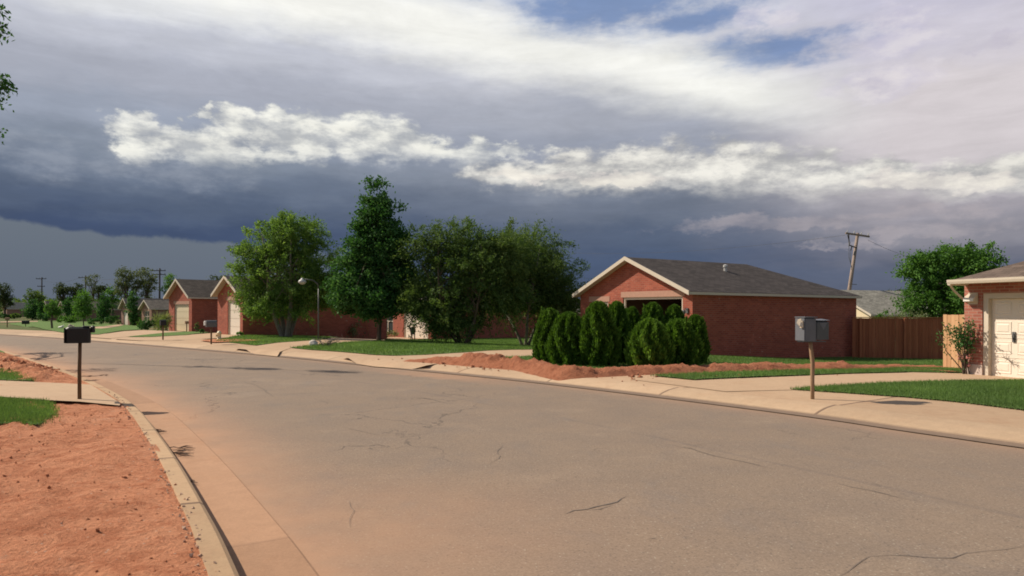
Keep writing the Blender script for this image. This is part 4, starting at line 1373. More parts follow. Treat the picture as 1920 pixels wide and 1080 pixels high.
# A-frame stand before the white door of the third house
b = G(772, 637.5)
st = empty('garden_stand', b, R(-8), 'dark tapered garden stand with pale curved top leaning before a garage door', 'garden stand')
m = MB()
m.bar((.06, 0, 0), (-.16, .1, .9), .07, .05); m.bar((.2, 0, 0), (.17, .1, .95), .07, .05)
m.build('leg', 'post_brown', st)
m = MB(); m.prism([(-.03, .03, .42), (.17, .03, .42), (.19, .09, .92), (-.17, .09, .9)], (0, .03, 0)); m.build('panel', 'metal_dark', st)
m = MB(); m.tube([(-.24, .09, .82), (-.2, .1, .98), (-.06, .1, 1.08), (.1, .1, 1.07), (.2, .1, .96)], .045, 7); m.build('top', 'paper', st)
# white folded newspaper on the far lawn
b = G(116, 615.5)
m = MB(); m.tube([(-.25, 0, .06), (.0, 0, .10), (.16, 0, .22)], [.08, .09, .05], 7)
o = m.build('newspaper', 'white_paint', None, True); o.location = b; tag(o, 'white rolled newspaper lying on the far lawn', 'newspaper')
# red trellis at the brick house
b = G(683, 634)
tr = empty('trellis', b, R(10), 'reddish wooden trellis leaning beside the grey green bushes', 'trellis')
m = MB(); m.bar((-.25, 0, 0), (-.12, .2, 2.0), .06, .04); m.bar((.35, 0, 0), (-.05, .2, 2.0), .06, .04); m.bar((-.2, .05, .6), (.22, .05, .6), .05, .03); m.bar((-.17, .1, 1.1), (.13, .1, 1.1), .05, .03)
m.build('frame', 'fence_red', tr)

# ================================================================== POLES AND LAMP
def utility_pole(label, x, ytop, Z, lean, arms, mat, r=.13, base_z=-.6, brace=False, rot=0.0):
    t = at(x, ytop, Z)
    h = t.z - base_z
    root = empty('utility_pole', (t.x - math.sin(lean) * h, Z, base_z), rot, label, 'utility pole')
    root.rotation_euler = (0, lean, rot)
    hh = h / math.cos(lean)
    m = MB(); m.tube([(0, 0, -.5), (0, 0, hh * .5), (0, 0, hh)], [r * 1.25, r * 1.05, r * .8], 9); m.build('pole', mat, root, True)
    for (dz, hl, off) in arms:
        m = MB(); m.box(-hl + off, hl + off, -.16 - r, -.03 - r, hh - dz - .07, hh - dz + .07)
        ca = m.build('crossarm', mat, root)
        for xx in np.linspace(-hl + .12, hl - .12, 4):
            m = MB(); m.lathe([(.03, 0), (.05, .04), (.05, .1), (.025, .13), (.045, .17), (.02, .22)], 7, (xx + off, -.1 - r)); q = m.build('insulator', 'galvanised' if brace else 'pole_far', ca); q.location.z = hh - dz + .07
    return root, hh
up, uh = utility_pole('leaning weathered utility pole with fuse bracket behind the brick house roof', 1608, 437, 58, R(8.2), [(.2, 1.02, -.12)], 'pole_wood', .15, brace=True)
m = MB()
m.bar((-.85, -.2, uh - .25), (-.66, -.2, uh - 1.15), .07, .07); m.bar((-.66, -.2, uh - 1.15), (.0, -.2, uh - 1.3), .08, .08); m.bar((-.95, -.2, uh - .3), (-.7, -.2, uh - .9), .035, .035)
m.build('bracket', 'pole_far', up)
for (x_, z_) in ((-.72, 1.0), (-.5, 1.35), (-.2, 1.7)):
    m = MB(); m.tube([(x_, -.28, uh - z_ - .25), (x_ + .03, -.28, uh - z_ + .1)], .05, 6); m.build('fuse', 'metal_dark', up)
for q in ([(-.72, -.25, uh - 1.1), (-.55, -.25, uh - 2.2), (-.16, -.2, uh - 3.0)], [(-.5, -.25, uh - 1.4), (-.42, -.25, uh - 2.3), (-.16, -.2, uh - 3.2)]):
    m = MB(); m.tube(q, .02, 5); m.build('cable', 'metal_dark', up)
m = MB(); m.bar((-.12, -.1, uh - 4.4), (.5, -.1, uh - 4.35), .06, .05); m.build('step', 'metal_dark', up)
for (x, y, Z, arms, lab) in ((78.5, 520, 165, [(.35, 1.25, 0), (2.2, .9, 0)], 'distant utility pole with crossarm, farthest toward the bend'),
                             (160.5, 516.5, 154, [(.5, 1.25, -.2)], 'distant utility pole beside the feathery bare tree'),
                             (299.5, 503, 124, [(.45, 1.2, 0), (1.15, 1.2, 0)], 'distant utility pole with two crossarms above the yellow garage house')):
    utility_pole(lab, x, y, Z, 0, arms, 'pole_far', .16)
def wire(label, pts, sag, r=.012):
    m = MB()
    for a, b_ in zip(pts[:-1], pts[1:]):
        a, b_ = Vector(a), Vector(b_)
        P_ = [a.lerp(b_, i / 14) - Vector((0, 0, sag * 4 * (i / 14) * (1 - i / 14))) for i in range(15)]
        m.tube(P_, r, 4)
    return tag(m.build('power_line', 'wire', None, uv=False), label, 'power line')
pt = at(1585, 441, 58)
wire('thin power line slung from the leaning pole toward the dark tree', [pt, at(1000, 470, 95)], .9)
wire('thin power line running from the leaning pole past the round tree', [at(1627, 450, 58), at(1800, 500, 70), at(2050, 470, 60)], .5)
wire('thin power line joining the distant poles', [at(70, 523, 165), at(152, 520, 154), at(290, 507, 124)], 1.0, .02)

b = at(597, 600, 34.6); b.z = g1(b.x, b.y)
lp = empty('street_lamp', b, 0, 'slim street lamp with white globe head hung over the multi-stemmed tree', 'street lamp')
k = mpp(b.y)
hp = at(597, 530, b.y).z - b.z
m = MB(); m.tube([(0, 0, -.1), (0, 0, hp * .5), (0, 0, hp - .25)], [.04, .034, .03], 8); m.build('pole', 'metal_dark', lp, True)
m = MB(); m.tube([(0, 0, hp - .3), (-.05, -.02, hp - .06), (-.25, -.1, hp + .12), (-.62, -.3, hp + .16)], [.035, .032, .028, .026], 7); m.build('arm', 'metal_dark', lp, True)
m = MB(); m.lathe([(.04, .16), (.07, .11), (.1, .07), (.17, .03), (.2, -.03), (.18, -.09), (.1, -.15), (.02, -.17)], 12, (-.72, -.35)); q = m.build('lamp_head', 'galvanised', lp, True); q.location.z = hp + .06

# ================================================================== TREES
# overhanging tree at the near left: trunk outside the photograph, three branch sprays reach in
b = Vector((-20.6, 23.0, 0.0))
ot = tree('overhanging_tree', 'tree whose leafy branch tips hang in from the edge of the picture', 'tree', b,
     [(1.7, -2.3, 7.0, .6, .55, .16), (-2.2, 3.9, 5.2, .75, .65, .16)], 26, 30, .22, .15, 'leaf_dark', trunk_r=.15, trunk_h=4.5, limbs=6)  # unseen leaf lobes, placed so their shadows streak the road
m = MB(); tl = []
for (px, py, n) in ((1, 18, 130), (7, 48, 90), (4, 60, 60), (7, 152, 150), (14, 163, 90), (4, 184, 90), (-3, 250, 80)):
    e = at(px, py, 22.0) - b
    s_ = Vector((1.6, -.3, e.z - 1.3))
    mid = s_.lerp(e, .6) + Vector((0, 0, .35))
    tip = e + Vector((.16, -.1, .04))
    m.tube([(0, 0, 4.6), s_, mid, e, tip], [.010, .009, .008, .006, .004], 4)
    for i in range(n): tl.append(tuple(mid.lerp(e, random.uniform(.55, 1.04)) + Vector((random.gauss(0, .1), random.gauss(0, .16), random.gauss(0, .14)))))
m.build('branches', 'bark', ot, uv=False)
T = np.array(tl)
quads('leaves', leaf_quads(T, unit(rng.normal(size=(len(T), 3)) + [0, 0, .2]), .15, .08), rng.uniform(0, .8, len(T)), 'leaf_dark', ot)

def ptree(label, name, x, yb, Z, lobes, ncl, per, mat, **kw):
    zb = kw.pop('zb', None)
    return px_tree(name, label, 'tree', x, yb, Z, None, ncl, per, mat, zb=zb, lobes_px=lobes, **kw)

Z = 38.2
ptree('bright olive multi-stemmed tree with broad rounded crown', 'willow_tree', 536, 632, Z,
      [(500, 462, 50, 40), (555, 445, 48, 40), (530, 455, 40, 46), (475, 515, 36, 46), (545, 515, 72, 56), (602, 495, 38, 46), (590, 545, 48, 38), (472, 560, 32, 32), (530, 575, 66, 20), (455, 480, 18, 18), (615, 540, 26, 30)],
      540, 105, 'leaf_willow', wisp=.7, crad=.42, leaf=.17, wl=.32, bark='bark_grey', trunk_r=.2, trunk_h=2.0, stems=4, droop=.35, limbs=48, spread=.42, shell=.4)
Z = 34.8
ptree('tall dark green tree with pointed crown on a slim straight trunk', 'sweetgum_tree', 710, 640, Z,
      [(705, 366, 17, 28), (698, 398, 30, 30), (736, 404, 18, 26), (710, 420, 40, 38), (702, 455, 54, 46), (722, 470, 56, 50), (690, 510, 66, 48), (735, 520, 52, 50), (668, 545, 50, 32), (720, 555, 70, 30), (700, 575, 60, 20), (748, 545, 44, 36)],
      560, 110, 'leaf_dark', crad=.32, leaf=.14, wl=.75, trunk_r=.11, trunk_h=2.3, limbs=40, shell=.45, zb=g1(at(710, 640, Z).x, Z))
Z = 33.5
ptree('wide dark spreading tree with wispy branches shading a brick wall', 'mesquite_tree', 868, 640, Z,
      [(812, 470, 44, 40), (845, 455, 34, 26), (885, 462, 46, 32), (840, 520, 60, 48), (905, 515, 62, 48), (800, 555, 42, 40), (850, 580, 60, 36), (925, 555, 52, 34), (930, 480, 44, 40), (948, 466, 46, 32), (945, 520, 50, 40), (802, 586, 36, 28), (845, 605, 46, 26)],
      760, 100, 'leaf_mesquite', wisp=1.15, crad=.5, leaf=.18, wl=.24, trunk_r=.15, trunk_h=1.2, stems=4, droop=.5, limbs=60, spread=.5, shell=.3, bark='bark', zb=g1(at(868, 640, Z).x, Z))
Z = 36.5
ptree('lighter olive wispy tree leaning out toward the brick gable', 'mesquite_tree', 985, 650, Z,
      [(965, 478, 44, 38), (1005, 462, 38, 32), (1035, 500, 40, 36), (985, 520, 58, 46), (1062, 545, 34, 30), (1035, 570, 44, 26), (960, 560, 44, 26), (1005, 555, 58, 30), (945, 515, 46, 40), (1078, 570, 20, 18)],
      640, 90, 'leaf_mesquite', wisp=1.2, crad=.52, leaf=.19, wl=.22, trunk_r=.12, trunk_h=1.6, stems=3, droop=.25, limbs=60, spread=.5, shell=.3, bark='bark_grey', zb=-.15)
Z = 42
ptree('full bright green round tree behind the new fence', 'elm_tree', 1800, 640, Z,
      [(1800, 502, 62, 40), (1748, 512, 40, 34), (1835, 492, 36, 30), (1770, 560, 60, 44), (1830, 560, 62, 42), (1720, 500, 26, 20), (1725, 570, 34, 26)],
      430, 110, 'leaf_bright', wisp=.6, crad=.48, leaf=.15, wl=.6, trunk_r=.22, trunk_h=1.8, limbs=40, shell=.45, zb=-.6)
bush('flowering_bush', 'pale blossoming bush showing over the fence top', 1705, 640, 84, 66, 'leaf_grey', n=2200, Z=34.5, up=.1)
bush('bush', 'small green bush showing over the fence beside the cream house', 1650, 640, 36, 62, 'leaf_bright', n=900, Z=35)

# arborvitae clump
def arborvitae(label, x, yb, w, top, dz=0.0, tint0=.35):
    b = G(x, yb)
    k = mpp(b.y)
    Hh = (yb - top) * k; Rr = w * k / 2 * 1.2
    root = empty('evergreen_shrub', b, random.random() * 6, label, 'shrub', 'evergreen shrubs clumped before the brick gable')
    m = MB(); m.tube([(0, 0, -.1), (0, 0, Hh * .4), (0, 0, Hh * .8)], [.05, .04, .01], 6); m.build('trunk', 'bark', root, uv=False)
    N = 13000
    t = rng.uniform(0, 1, N) ** .85
    a = rng.uniform(0, 2 * math.pi, N)
    ridges = 9
    lob = 1 + .13 * np.sin(a * ridges + 2.5 * np.sin(t * 5 + x)) + .07 * np.sin(a * 5 + t * 9 + x)
    prof = (1 - t ** 5) ** .5 * (.74 + .26 * np.sin(np.clip(t * 1.1 + .12, 0, 1) * math.pi))
    prof /= prof.max()
    rag = 1 + .10 * np.sin(a * 17 + t * 23 + x) * np.sin(t * 31 + a * 7) + np.where(rng.uniform(size=N) < .08, rng.uniform(0, .16, N), 0)
    rr = Rr * prof * lob * rag * rng.uniform(.5, 1.04, N) ** .5
    Pp = np.stack([rr * np.cos(a), rr * np.sin(a), t * Hh * .97 + .03], 1)
    A = unit(np.stack([np.cos(a) * .5, np.sin(a) * .5, np.full(N, 1.0)], 1) + rng.normal(size=(N, 3)) * .35)
    tint = np.clip(tint0 + .5 * (lob - 1) * 3 + rng.normal(size=N) * .17 , 0, 1)
    # feathery leaders
    nl = 15
    la = rng.uniform(0, 2 * math.pi, nl); lt = rng.uniform(.45, .88, nl)
    for q in range(nl):
        pr = np.interp(lt[q], np.sort(t), prof[np.argsort(t)])
        base = np.array([Rr * pr * .75 * math.cos(la[q]), Rr * pr * .75 * math.sin(la[q]), lt[q] * Hh])
        n2 = 70
        u = rng.uniform(0, 1, (n2, 1))
        L2 = rng.uniform(.10, .24) * (1.2 if lt[q] > .8 else 1)
        Pq = base + u * np.array([math.cos(la[q]) * .35, math.sin(la[q]) * .35, 1]) * L2 + rng.normal(size=(n2, 3)) * .045 * (1.1 - u)
        Pp = np.concatenate([Pp, Pq]); A = np.concatenate([A, unit(np.array([math.cos(la[q]) * .4, math.sin(la[q]) * .4, 1]) + rng.normal(size=(n2, 3)) * .4)])
        tint = np.concatenate([tint, np.clip(.55 + rng.normal(size=n2) * .2, 0, 1)])
    quads('crown', leaf_quads(Pp, A, .125, .04), tint, 'leaf_conifer', root)
arborvitae('dark evergreen at the drive end of the clump, farthest from the brick corner', 1030, 682, 46, 580, tint0=.25)
arborvitae('squat broad evergreen beside the one at the drive end', 1066, 686, 62, 587, tint0=.25)
arborvitae('tall full evergreen in front of the gable window', 1121, 688, 62, 566)
arborvitae('narrow evergreen squeezed behind the tall full one', 1156, 683, 42, 566)
arborvitae('slim shadowed evergreen at the cream garage post', 1185, 680, 30, 577, tint0=.25)
arborvitae('tall ragged evergreen in the middle of the garage opening', 1224, 681, 46, 568)
arborvitae('light green low evergreen standing foremost in the clump', 1217, 692, 66, 599, tint0=.55)
arborvitae('bushy evergreen covering the lower edge of the garage opening', 1272, 689, 62, 600, tint0=.42)
arborvitae('spindly tall evergreen at the edge of the garage opening', 1264, 681, 40, 573)
arborvitae('small evergreen at the brick corner of the house', 1303, 684, 38, 592, tint0=.3)

# shrubs by the houses
bush('bush', 'wide grey green bush against the dark brick wall', 656, 633, 76, 34, 'leaf_grey', n=1800, up=.5)
bush('bush', 'grey green bush under the cream framed window', 716, 634, 62, 24, 'leaf_grey', n=1300, up=.5)
bush('bush', 'small round bush at the foot of the second garage', 449, 630.5, 14, 9, 'leaf_bright', n=260)
bush('bush', 'small bush at the foot of the dark side wall by the yellow door house', 378, 625, 12, 10, 'leaf_dark', n=260)
bush('bush', 'grey upright plant on the dark side wall of the yellow door house', 369, 623, 9, 20, 'leaf_grey', n=260)
bush('bush', 'large rounded bush in front of the shuttered gable window', 274, 619, 32, 22, 'leaf_dark', n=900)
bush('bush', 'light green bush between the porch and the shuttered window', 262, 611, 12, 17, 'leaf_bright', n=380)
def yucca(label, x, yb, hpx):
    b = G(x, yb); k = mpp(b.y); root = empty('yucca', b, 0, label, 'plant', 'spiky yuccas by the yellow garage')
    n = 240; h = hpx * k
    c = np.array([(0, 0, h * .55)]) + rng.normal(size=(n, 3)) * np.array([.12, .12, h * .14])
    A = unit(rng.normal(size=(n, 3)) + [0, 0, .25])
    m = MB(); m.tube([(0, 0, -.1), (.03, 0, h * .5)], [.09, .06], 6); m.build('trunk', 'bark_grey', root, uv=False)
    quads('leaves', leaf_quads(c + A * h * .2, A, h * .5, .05), rng.uniform(0, 1, n), 'leaf_grey' if hpx > 30 else 'leaf_mesquite', root)
yucca('tall spiky yucca nearer the yellow garage', 311, 620, 34)
yucca('tall spiky yucca farther from the yellow garage', 297, 619.5, 33)
yucca('low spiky yucca between the two tall ones', 304, 620.5, 24)

# young trees and shrubs along the far houses: (x, base y, crown px boxes, material)
def yard_tree(label, x, yb, w, ytop, ybot, mat, n=900, name='young_tree', tr=.07):
    b = G(x, yb); Z = b.y; k = mpp(Z)
    cx, ry = x, (ybot - ytop) / 2
    cy = (ytop + ybot) / 2
    lob = [(cx, cy - ry * .48, w * .3, ry * .55), (cx - w * .12, cy + ry * .12, w * .4, ry * .7), (cx + w * .14, cy + ry * .4, w * .4, ry * .65), (cx, cy + ry * .6, w * .42, ry * .45)]
    n = int(n * 1.6)
    return ptree(label, name, x, yb, Z, lob, max(30, n // 22), 22, mat, crad=.45 * w * k / 3, leaf=3.4 * k, wl=.55, trunk_r=tr, trunk_h=max(.5, (yb - ybot) * k + .2), limbs=10, shell=.35, zb=b.z)
yard_tree('rounded dark tree beside the farthest low house', 60.5, 600, 30, 562, 597, 'leaf_dark', 1500, tr=.12)
yard_tree('slim young tree with a leaning bare trunk', 98, 616, 26, 563, 592, 'leaf_bright', 900)
yard_tree('dark bushy tree covering the long low roof', 129, 603, 26, 556, 592, 'leaf_dark', 1300)
yard_tree('tallest young tree of the far row, bright green', 157, 612, 38, 541, 596, 'leaf_bright', 1900)
yard_tree('dense conical evergreen tree before the long roof', 194, 606, 28, 548, 600, 'leaf_dark', 1500)
yard_tree('dark vine covered tree between the two small gables', 251, 610, 24, 545, 608, 'leaf_dark', 1500)
yard_tree('small dark tree by the pale gable', 80, 602, 18, 566, 596, 'leaf_dark', 700)
for (x, yb, w, h, mt, lab) in ((85, 602.5, 30, 16, 'leaf_dark', 'dark low bush under the pale gable'), (112, 604.5, 22, 13, 'leaf_bright', 'light green hedge bush next to the leaning young tree'),
                               (131, 605.5, 36, 14, 'leaf_bright', 'long light green hedge bush under the dark bushy tree'), (178, 608.5, 30, 12, 'leaf_dark', 'low dark bush at the foot of the tallest young tree'),
                               (209, 608.5, 22, 17, 'leaf_dark', 'round dark bush beside the conical evergreen'), (215, 600, 14, 16, 'leaf_dark', 'dark bush against the long low wall'),
                               (10, 597, 30, 10, 'leaf_dark', 'dark bush before the farthest house'), (30, 598, 20, 12, 'leaf_mesquite', 'brownish bush along the farthest house wall'),
                               (222, 609, 10, 11, 'leaf_grey', 'grey twiggy bush beside the porch')):
    bush('bush', lab, x, yb, w, h, mt, n=int(w * h * 1.6))
# background trees
def bg_tree(label, x, Z, lob, mat, n=1400, name='background_tree', leafpx=3.2, droop=0., crad=4.5):
    k = mpp(Z)
    n = int(n * 1.6)
    if mat == 'leaf_dark': mat = 'leaf_far'
    lob = lob + [(x, 566, max(l[2] for l in lob) * 1.15, 13)]
    return ptree(label, name, x, 580, Z, lob, max(40, n // 22), 22, mat, crad=crad * k, leaf=leafpx * k, wl=.5, trunk_r=.22, trunk_h=2.2, limbs=16, shell=.3, droop=droop, zb=-.6)
bg_tree('large dark tree at the far bend', 9, 150, [(8, 545, 14, 14), (2, 556, 14, 12), (16, 556, 9, 14)], 'leaf_dark', 1500)
bg_tree('hazy olive tree beneath the farthest utility pole', 68, 150, [(60, 553, 12, 12), (76, 554, 12, 10)], 'leaf_mesquite', 900)
bg_tree('dark reddish green tree over the long low roof', 118, 130, [(113, 543, 11, 11), (122, 542, 10, 10)], 'leaf_dark', 1200)
bg_tree('dark tree next to the reddish one over the long roof', 142, 130, [(138, 544, 10, 10), (148, 543, 9, 11)], 'leaf_dark', 1100)
bg_tree('feathery half bare tree beside a distant pole', 174, 140, [(168, 528, 7, 14), (178, 522, 7, 10), (184, 518, 5, 6), (174, 545, 9, 8)], 'leaf_pale', 420, leafpx=2.6)
bg_tree('dark rounded tree behind the porch gable roof', 190, 130, [(186, 543, 10, 11), (197, 543, 8, 9)], 'leaf_dark', 1000)
bg_tree('bright small tree behind the porch gable roof', 211, 125, [(208, 548, 8, 8), (216, 550, 8, 8)], 'leaf_bright', 700)
bg_tree('tall pale olive tree over the porch gable', 240, 105, [(232, 522, 13, 20), (250, 530, 14, 24), (226, 540, 10, 16)], 'leaf_pale', 2200)
bg_tree('tall pale olive tree beside the double crossarm pole', 272, 105, [(270, 520, 16, 20), (282, 535, 14, 20), (262, 540, 12, 20)], 'leaf_pale', 2200)
bg_tree('bright green tree behind the double crossarm pole', 322, 105, [(320, 525, 10, 12), (314, 540, 10, 14), (328, 535, 8, 10)], 'leaf_bright', 1200)
bg_tree('dark tree behind the ridge of the yellow door house', 408, 80, [(405, 523, 14, 7), (422, 524, 14, 8)], 'leaf_dark', 900)
bg_tree('low dark tree far beyond the grey roof', 1675, 95, [(1668, 549, 12, 5), (1680, 548, 10, 5)], 'leaf_dark', 500)
# far tree line
P = []
for x in np.linspace(-150, 2100, 900):
    Zf = 260 + 60 * mnoise.noise((x * .01, 0, 0))
    hgt = 5.2 + 2.2 * mnoise.noise((x * .03, 1, 0)) + 1.2 * mnoise.noise((x * .2, 2, 0))
    c = at(x, 580, Zf)
    for i in range(26):
        P.append((c.x + random.gauss(0, 1.2), Zf + random.gauss(0, 4), -.6 + hgt * random.random() ** .7))
P = np.array(P)
tag(quads('woods', leaf_quads(P, unit(rng.normal(size=P.shape)), 1.3, .9), rng.uniform(0, 1, len(P)), 'leaf_mesquite'), 'far low line of trees along the horizon', None, None, 'stuff')

# ================================================================== SKY
world = bpy.data.worlds.new('World')
scene.world = world
world.use_nodes = True
nt = NT(world.node_tree)
bg = world.node_tree.nodes['Background']
SUN_EL, SUN_AZ = R(41), math.atan2(-.95, .31)      # azimuth from +Y toward +X
dirv = nt.coord('Generated')
sx, sy, sz = nt.sep(dirv)
az = nt.m('ARCTAN2', sx, sy)
hyp = nt.m('SQRT', nt.m('ADD', nt.m('MULTIPLY', sx, sx), nt.m('MULTIPLY', sy, sy)))
el = nt.m('ARCTAN2', sz, hyp)
U, V = nt.m('MULTIPLY', az, 15), nt.m('MULTIPLY', el, 15)
def P2(x, y):
    a = math.atan((x - 960) / F)
    return a * 15, math.atan((HZ - y) / F * math.cos(a)) * 15
uv0 = nt.comb(U, nt.m('MULTIPLY', V, 1.7))
nA = nt.noise(uv0, .28, 9, .58)
nB = nt.noise(nt.vadd(uv0, (11, 5, 3)), .75, 9, .6)
nC = nt.noise(nt.vadd(nt.comb(U, nt.m('MULTIPLY', V, 3.2)), (3, 17, 3)), .42, 8, .6)
cen = lambda n, k: nt.m('MULTIPLY_ADD', n, k, -.5 * k)
Uw = nt.m('ADD', U, cen(nA, 3.0))
Vw = nt.m('ADD', V, nt.m('ADD', cen(nC, 1.1), cen(nB, .45)))
def vramp(x, stops):
    st = []
    for y, c in stops:
        st.append((P2(x, y)[1] / 8.0, lin(c)))
    st.sort(key=lambda s: s[0])
    return nt.ramp(nt.m('DIVIDE', Vw, 8.0), [(max(0, p), c) for p, c in st], 'EASE')
left_ = vramp(300, [(-60, (238, 238, 236)), (10, (222, 224, 228)), (70, (194, 197, 208)), (150, (170, 174, 187)), (230, (154, 162, 178)), (290, (128, 138, 154)), (345, (104, 116, 136)), (390, (86, 99, 122)), (440, (68, 82, 110)), (570, (76, 87, 106))])
mid_ = vramp(960, [(-40, (196, 204, 218)), (60, (208, 210, 218)), (140, (192, 194, 203)), (210, (170, 174, 186)), (290, (152, 158, 173)), (340, (134, 141, 155)), (390, (110, 119, 136)), (440, (88, 100, 122)), (500, (76, 90, 116)), (570, (80, 91, 112))])
right_ = vramp(1800, [(-40, (196, 194, 212)), (60, (205, 201, 212)), (150, (214, 207, 210)), (250, (210, 203, 206)), (330, (194, 188, 192)), (385, (162, 158, 166)), (430, (140, 139, 149)), (470, (116, 118, 132)), (510, (96, 103, 122)), (570, (92, 99, 118))])
sky = nt.mix(nt.ss(Uw, P2(420, 0)[0], P2(1050, 0)[0]), left_, mid_)
sky = nt.mix(nt.ss(Uw, P2(1250, 0)[0], P2(1760, 0)[0]), sky, right_)
wB = nt.noise(nt.vadd(uv0, (31, 7, 9)), 1.5, 9, .62)
wC = nt.noise(nt.vadd(uv0, (5, 27, 2)), 1.5, 9, .62)
UW = nt.m('ADD', U, nt.m('ADD', cen(nA, 1.0), cen(wB, 1.5)))
VW = nt.m('ADD', V, nt.m('ADD', cen(nB, .5), cen(wC, .75)))
def blob(x, y, rx, ry, uu=None, vv=None):
    u0, v0 = P2(x, y)
    k = 15 / F
    a = math.cos(math.atan((x - 960) / F)) ** 2
    du = nt.m('DIVIDE', nt.m('SUBTRACT', uu or UW, u0), rx * k * a)
    dv = nt.m('DIVIDE', nt.m('SUBTRACT', vv or VW, v0), ry * k * math.sqrt(a))
    d2 = nt.m('ADD', nt.m('MULTIPLY', du, du), nt.m('MULTIPLY', dv, dv))
    return nt.m('SUBTRACT', 1.0, nt.m('SQRT', d2))          # 1 at centre, 0 on the ellipse
def union(bs):
    r_ = bs[0]
    for q in bs[1:]: r_ = nt.m('SMOOTH_MAX', r_, q, .25)
    return r_
SL = nt.m('ADD', nt.m('DIVIDE', sz, nt.m('MAXIMUM', sy, .05)), cen(nB, .037))
sl = lambda y: (HZ - y) / F
Ub, Vb = nt.m('ADD', U, cen(nA, 1.2)), nt.m('ADD', V, cen(nB, .55))
# blue gap
nsk = nt.n('ShaderNodeTexSky', sky_type='NISHITA', sun_disc=False)
nsk.sun_elevation = SUN_EL; nsk.sun_rotation = SUN_AZ % (2 * math.pi); nsk.air_density = 1.0; nsk.dust_density = .6; nsk.ozone_density = 2.0
nish = nt.scale(nsk.outputs[0], .085)
blue = nt.mix(.55, nish, lin((112, 142, 196)))
gap = union([blob(1130, 20, 230, 46, Ub, Vb), blob(1270, 45, 150, 34, Ub, Vb), blob(1420, 88, 210, 34, Ub, Vb), blob(1280, -40, 420, 50, Ub, Vb)])
gm = nt.ss(nt.m('ADD', gap, nt.m('ADD', cen(nC, 2.2), cen(wB, 1.4))), -.25, .75)
sky = nt.mix(nt.m('MULTIPLY', gm, .85), sky, blue)
# bright upper band
bx = [(-100, -90), (250, -62), (480, -22), (700, 28), (900, 80), (1100, 118), (1300, 150), (1500, 182), (1700, 200), (1950, 215)]
bst = []
lo, hi = P2(-100, 0)[0], P2(1950, 0)[0]
for x, y in bx: bst.append(((P2(x, 0)[0] - lo) / (hi - lo), P2(x, y)[1] / 8))
bc = nt.ramp(nt.m('DIVIDE', nt.m('SUBTRACT', U, lo), hi - lo), [(p, v) for p, v in bst])
bd = nt.m('SUBTRACT', nt.m('ADD', V, nt.m('ADD', cen(nC, .9), cen(nA, .9))), nt.m('MULTIPLY', bc, 8))
up_ = nt.ss(bd, .95, .15); dn_ = nt.ss(bd, -.95, .0)
bm_ = nt.m('MULTIPLY', nt.m('MULTIPLY', up_, dn_), nt.m('MULTIPLY', nt.ss(U, P2(40, 0)[0], P2(500, 0)[0]), nt.ss(U, P2(1720, 0)[0], P2(1350, 0)[0])))
sky = nt.mix(nt.m('MULTIPLY', bm_, .94), sky, nt.mix(nB, lin((236, 236, 231)), lin((255, 254, 247))))
# emboss light for the cumulus
uv1 = nt.comb(nt.m('MULTIPLY', U, .8), nt.m('MULTIPLY', V, 1.75))
n1 = nt.noise(uv1, .95, 9, .62); n2 = nt.noise(nt.vadd(uv1, (-.2, .32, 0)), .95, 9, .62)
m1 = nt.noise(uv1, 3.0, 7, .6)
emb = nt.m('ADD', nt.m('MULTIPLY_ADD', nt.m('SUBTRACT', n1, n2), 2.7, .5), cen(m1, .15))
def cumulus(bs, dark, light, k=1.1, soft=.32, floor_=None, amt=1.0):
    global sky
    D = nt.m('ADD', union(bs), nt.m('ADD', cen(n1, k * 1.7), cen(m1, .3)))
    mk = nt.ss(D, -.02, soft)
    lit = nt.m('ADD', nt.m('MULTIPLY', nt.ss(emb, .05, 1.0), .85), nt.m('MULTIPLY', nt.ss(D, .0, .7), .22), clamp=True)
    c = nt.mix(lit, dark, light)
    f = mk if floor_ is None else nt.m('MULTIPLY', mk, floor_)
    sky = nt.mix(nt.m('MULTIPLY', f, amt), sky, c)
# grey body and bright heads, left group
cumulus([blob(60, 290, 170, 60), blob(250, 300, 150, 55), blob(330, 330, 250, 40), blob(700, 300, 150, 40)], lin((112, 123, 142)), lin((158, 165, 178)), .8, .9, amt=.55)
vcut = lambda y0, y1: nt.ss(V, P2(960, y0)[1], P2(960, y1)[1])
cumulus([blob(270, 242, 66, 34), blob(275, 282, 72, 34), blob(385, 280, 130, 44), blob(440, 240, 64, 40), blob(540, 218, 58, 20), blob(380, 212, 26, 14), blob(560, 260, 150, 48), blob(690, 262, 130, 50), blob(775, 280, 80, 38), blob(885, 290, 66, 30), blob(960, 288, 64, 20)],
        lin((160, 165, 174)), lin((246, 245, 236)), .75, .42, nt.ss(SL, sl(326), sl(278)), .98)
# right group
cumulus([blob(960, 332, 110, 32), blob(1080, 325, 150, 46), blob(1210, 318, 180, 56), blob(1330, 315, 190, 58), blob(1450, 330, 180, 54), blob(1560, 342, 150, 44), blob(1660, 335, 170, 46), blob(1790, 340, 170, 48), blob(1910, 330, 160, 54)],
        lin((158, 159, 163)), lin((240, 237, 228)), .7, .5, nt.ss(SL, sl(388), sl(325)), .95)
cumulus([blob(1700, 335, 110, 24), blob(1840, 335, 90, 20), blob(1000, 330, 90, 14), blob(1150, 335, 110, 14)], lin((205, 200, 198)), lin((246, 240, 228)), .7, .3, None, .8)
cumulus([blob(1500, 415, 330, 20), blob(1720, 430, 190, 18), blob(1800, 385, 160, 20), blob(1560, 460, 130, 10)], lin((132, 132, 144)), lin((176, 168, 172)), 1.0, .6, None, .55)
str_ = nt.noise(nt.vadd(nt.comb(nt.m('MULTIPLY', U, .5), nt.m('MULTIPLY', V, 2.6)), (9, 1, 6)), .9, 9, .65, .4)
